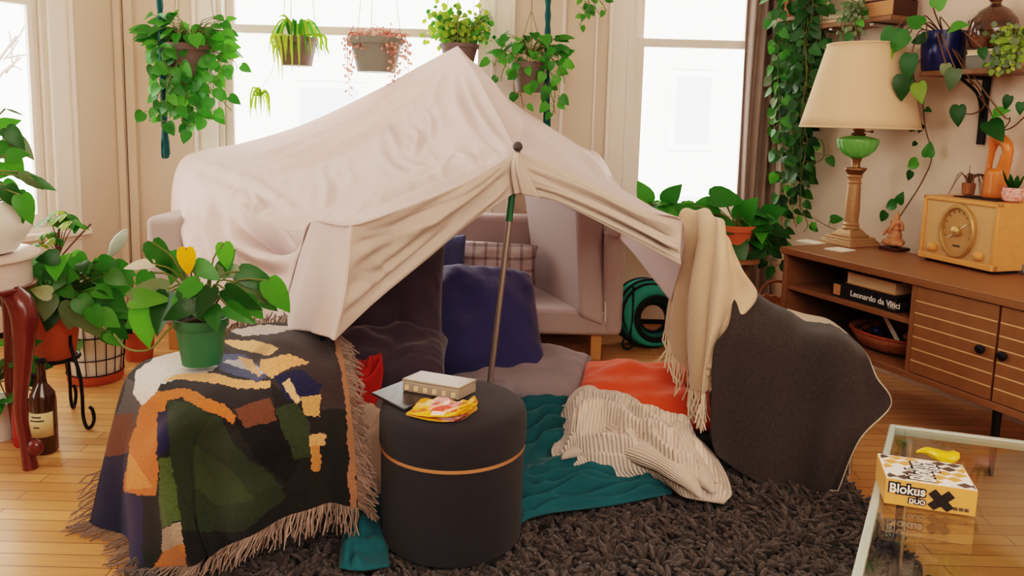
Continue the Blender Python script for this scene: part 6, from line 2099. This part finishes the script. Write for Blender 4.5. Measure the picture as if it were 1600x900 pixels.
for x, y, d in ((80, 460, (-.3, -.3, -1)), (110, 470, (.3, -.3, -1)), (135, 490, (.4, 0, -1)), (112, 478, (-.3, 0, -1))):
    q = W(x, y, 2.7); leaf(lf, q, V(d), V((0, -1, .3)), .1, HEART, 1, col=greens('grey', rnd))
finish(t, lf, st)
# schefflera
sp_ = W(96, 470, 3.62); sp_.z = 0
t = thing('umbrella_plant', 'slender umbrella plant with whorls of leaflets in front of the bay window sill', 'plant', sp_)
pot_mesh(sp_, .09, .16, .75).build('pot', M['terra'], t)
rnd = random.Random(141); lf, st = MB(), MB()
stem_ = [sp_ + V((0, 0, .14)), W(100, 440, 3.6), W(88, 390, 3.6), W(95, 345, 3.6)]
st.tube(curve(stem_, 16), .005, 6)
for x, y, s_ in ((95, 338, .085), (112, 345, .07), (78, 342, .075), (122, 350, .06), (70, 366, .055), (85, 372, .06), (60, 380, .05), (104, 335, .06), (92, 330, .06), (66, 398, .05), (80, 362, .06)):
    q = W(x, y, 3.6 + rnd.uniform(-.08, .05))
    st.tube(curve([W(92, 400, 3.6), (W(92, 380, 3.6) + q) / 2, q], 6), .0022, 5)
    for k in range(8):
        a = 2 * pi * k / 8 + rnd.random()
        leaf(lf, q, V((cos(a), sin(a) * .9, -.25)), V((0, -.3, 1)), s_ * rnd.uniform(.8, 1.1), LANCE, 1.1, droop=.35, fold=.1, col=greens('lime' if rnd.random() < .4 else 'pothos', rnd))
st.tube(curve([W(98, 398, 3.6), W(118, 375, 3.6), W(142, 350, 3.6)], 8), .004, 6)
finish(t, lf, st, 'brownvine')
# leaning glass watering spike / silvery leaf catching the light
q = W(170, 402, 2.95)
t = thing('watering_spike', 'clear glass watering spike standing in the terracotta pot of pothos', 'watering spike', q)
mb = MB(); d = (W(198, 358, 2.95) - q).normalized(); L = (W(198, 358, 2.95) - q).length
Rw = frame(V((0, 0, 1)).cross(d) if abs(d.z) < .9 else V((1, 0, 0)), d)
mb.lathe([(.004, -.12), (.005, 0), (.012, .015), (.024, L * .45), (.022, L * .7), (.01, L * .95), (.002, L)], q, 20, R=Rw); mb.build('bulb', mat('frosted glass', (206, 214, 200), .12, trans=.35), t)
# white wire-basket planter
wq = G(150, 592, 0.0)
rW = (W(199, 520, wq.y) - W(106, 520, wq.y)).length / 2
hW = W(150, 494, wq.y).z
t = thing('wire_planter', 'white planter in a dark wire basket on the wood floor with pale variegated leaves', 'plant', wq)
mb = MB(); mb.lathe([(rW * .78, .04), (rW * .82, .05), (rW * .97, hW), (rW * .92, hW), (rW * .88, hW * .85)], wq, 40); mb.build('liner', M['whitepot'], t)
mb = MB(); mb.lathe([(rW * .80, .0), (rW * .86, .012), (rW * .86, .045), (rW * .6, .045)], wq, 40); mb.build('saucer', M['terra'], t)
mb = MB()
for k in range(18):
    a = 2 * pi * k / 18; mb.tube([wq + V((cos(a) * rW * .85, sin(a) * rW * .85, .04)), wq + V((cos(a) * rW * 1.0, sin(a) * rW * 1.0, hW + .005))], .0022, 5)
for z in (.045, hW * .4, hW * .75, hW + .005):
    rr_ = rW * (.85 + .15 * (z / hW)) ; mb.tube([wq + V((cos(a) * rr_, sin(a) * rr_, z)) for a in [k * 2 * pi / 40 for k in range(41)]], .0028, 5, cap=False)
mb.build('wire_basket', M['blackm'], t)
rnd = random.Random(151); lf, st = MB(), MB()
tq = wq + V((0, 0, hW * .92))
disc(wq + V((0, 0, hW * .85)), rW * .88).build('soil', M['soil'], t)
for k in range(34):
    x = rnd.uniform(112, 202); y = rnd.uniform(455, 535)
    q = W(x, y, wq.y - .05 + rnd.uniform(-.14, .1))
    leaf(lf, q, V(((x - 150) / 50 + rnd.uniform(-.5, .5), rnd.uniform(-.5, .1), rnd.uniform(-1, .3))), V((0, -1, .5)) + rv(rnd, .4), rnd.uniform(.05, .09), HEART, 1, droop=.3, fold=.15, col=greens(rnd.choice(['varieg', 'dark', 'pothos']), rnd))
    st.tube([tq, (tq + q) / 2 + V((0, 0, .03)), q], .0022, 4)
q = W(140, 488, wq.y - .2); leaf(lf, q, V((.3, -.2, -1)), V((0, -1, .3)), .05, HEART, 1, col=lin((238, 180, 40)))
finish(t, lf, st)
# terracotta pot behind the wire planter
tp = G(218, 560, 0.0)
t = thing('terracotta_pot', 'plain terracotta pot on the floor by the sofa arm', 'pot', tp)
pot_mesh(tp, .075, .15, .8).build('body', M['terra'], t)
# bottles
for x, y, top, rpx, mt_n, lab, cap in ((71, 705, 562, 19, 'amber', 'dark amber spirit bottle with a cream label beside the mahogany leg', 'black'), (62, 690, 585, 15, 'amber', 'second dark bottle standing just behind the labelled spirit bottle', 'black'), (38, 695, 596, 15, 'redgl', 'glossy red bottle partly behind the mahogany stand leg', 'redgl')):
    b = G(x, y, 0); r = (W(x + rpx, y - 60, b.y) - W(x, y - 60, b.y)).length; hB = W(x, top, b.y).z
    t = thing('bottle', lab, 'bottle', b, 'bottles beside the plant stand')
    mb = MB(); mb.lathe([(r * .85, 0), (r, .008), (r, hB * .55), (r * .9, hB * .64), (r * .4, hB * .74), (r * .34, hB * .8), (r * .33, hB * .94), (r * .38, hB * .95), (r * .38, hB * .97)], b, 32); mb.build('glass_body', M[mt_n], t)
    mb = MB(); mb.lathe([(r * .36, hB * .965), (r * .40, hB * .97), (r * .40, hB), (r * .3, hB)], b, 20); mb.build('cap', M[cap], t)
    if 'label' in lab and 'cream' in lab:
        mb = MB(); mb.grid([[b + V((cos(a) * r * 1.01, sin(a) * r * 1.01, z)) for a in [-2.9 + k * 2.6 / 20 for k in range(21)]] for z in (hB * .2, hB * .46)]); lb = mb.build('label', M['label'], t, solid=.0006)
        mb = MB()
        for z, a0, a1 in ((.41, -2.0, -1.2), (.37, -2.2, -1.0), (.30, -1.85, -1.35)): mb.grid([[b + V((cos(a) * r * 1.02, sin(a) * r * 1.02, hB * zz)) for a in [a0 + k * (a1 - a0) / 8 for k in range(9)]] for zz in (z, z + .018)])
        mb.build('label_print', M['boxd'], lb)
# small plant low behind the stand
lp_ = V((-1.86, 2.72, 0))
t = thing('small_fern', 'small green plant in a white pot low behind the mahogany stand', 'plant', lp_)
pot_mesh(lp_, .08, .14, .8).build('pot', M['whitepot'], t)
rnd = random.Random(161); lf, st = MB(), MB()
crown(lf, st, lp_ + V((0, 0, .2)), rnd, 40, .14, .16, (.05, .08), 'pothos', low=-.3)
finish(t, lf, st)

# ------------------------------------------------------------------ light
w = bpy.data.worlds.new('world'); SC.world = w; w.use_nodes = True
bg = w.node_tree.nodes['Background']; bg.inputs[0].default_value = (1, .965, .95, 1); bg.inputs[1].default_value = 5.0
def area(name, loc, target, sx, sy, power, col, portal=False):
    l = bpy.data.lights.new(name, 'AREA'); l.shape = 'RECTANGLE'; l.size = sx; l.size_y = sy; l.energy = power; l.color = col
    if portal: l.cycles.is_portal = True
    o = bpy.data.objects.new(name, l); COL.objects.link(o); o.location = loc
    d = V(target) - V(loc); o.rotation_euler = d.to_track_quat('-Z', 'Y').to_euler()
    return o
area('portal', ((-1.74 - .14) / 2, YB + .16, 1.56), ((-1.74 - .14) / 2, 0, 1.56), 1.6, 1.88, 1, (1, 1, 1), True)
area('portal', (1.04, YB + .16, 1.56), (1.04, 0, 1.56), .76, 1.88, 1, (1, 1, 1), True)
pc = CL + LA * .96 + LB * .16 + V((0, 0, 1.5)); area('portal', pc, pc - LB, 1.08, 1.98, 1, (1, 1, 1), True)
pc = V((EL.x - .16, EL.y - 1.2, 1.5)); area('portal', pc, pc + V((1, 0, 0)), 1.4, 2.0, 1, (1, 1, 1), True)
area('fill_light', (.5, -.6, 2.6), (.3, 2.6, .5), 2.6, 2.2, 80, (1, .90, .80))  # added soft warm fill high behind the camera, no fixture of the room
SC.view_settings.view_transform = 'Filmic'
SC.view_settings.look = 'High Contrast'
SC.view_settings.exposure = .36
SC.cycles.use_denoising = True
SC.cycles.max_bounces = 8
SC.cycles.transparent_max_bounces = 16
SC.cycles.caustics_reflective = False
SC.cycles.caustics_refractive = False
SC.cycles.sample_clamp_indirect = 6
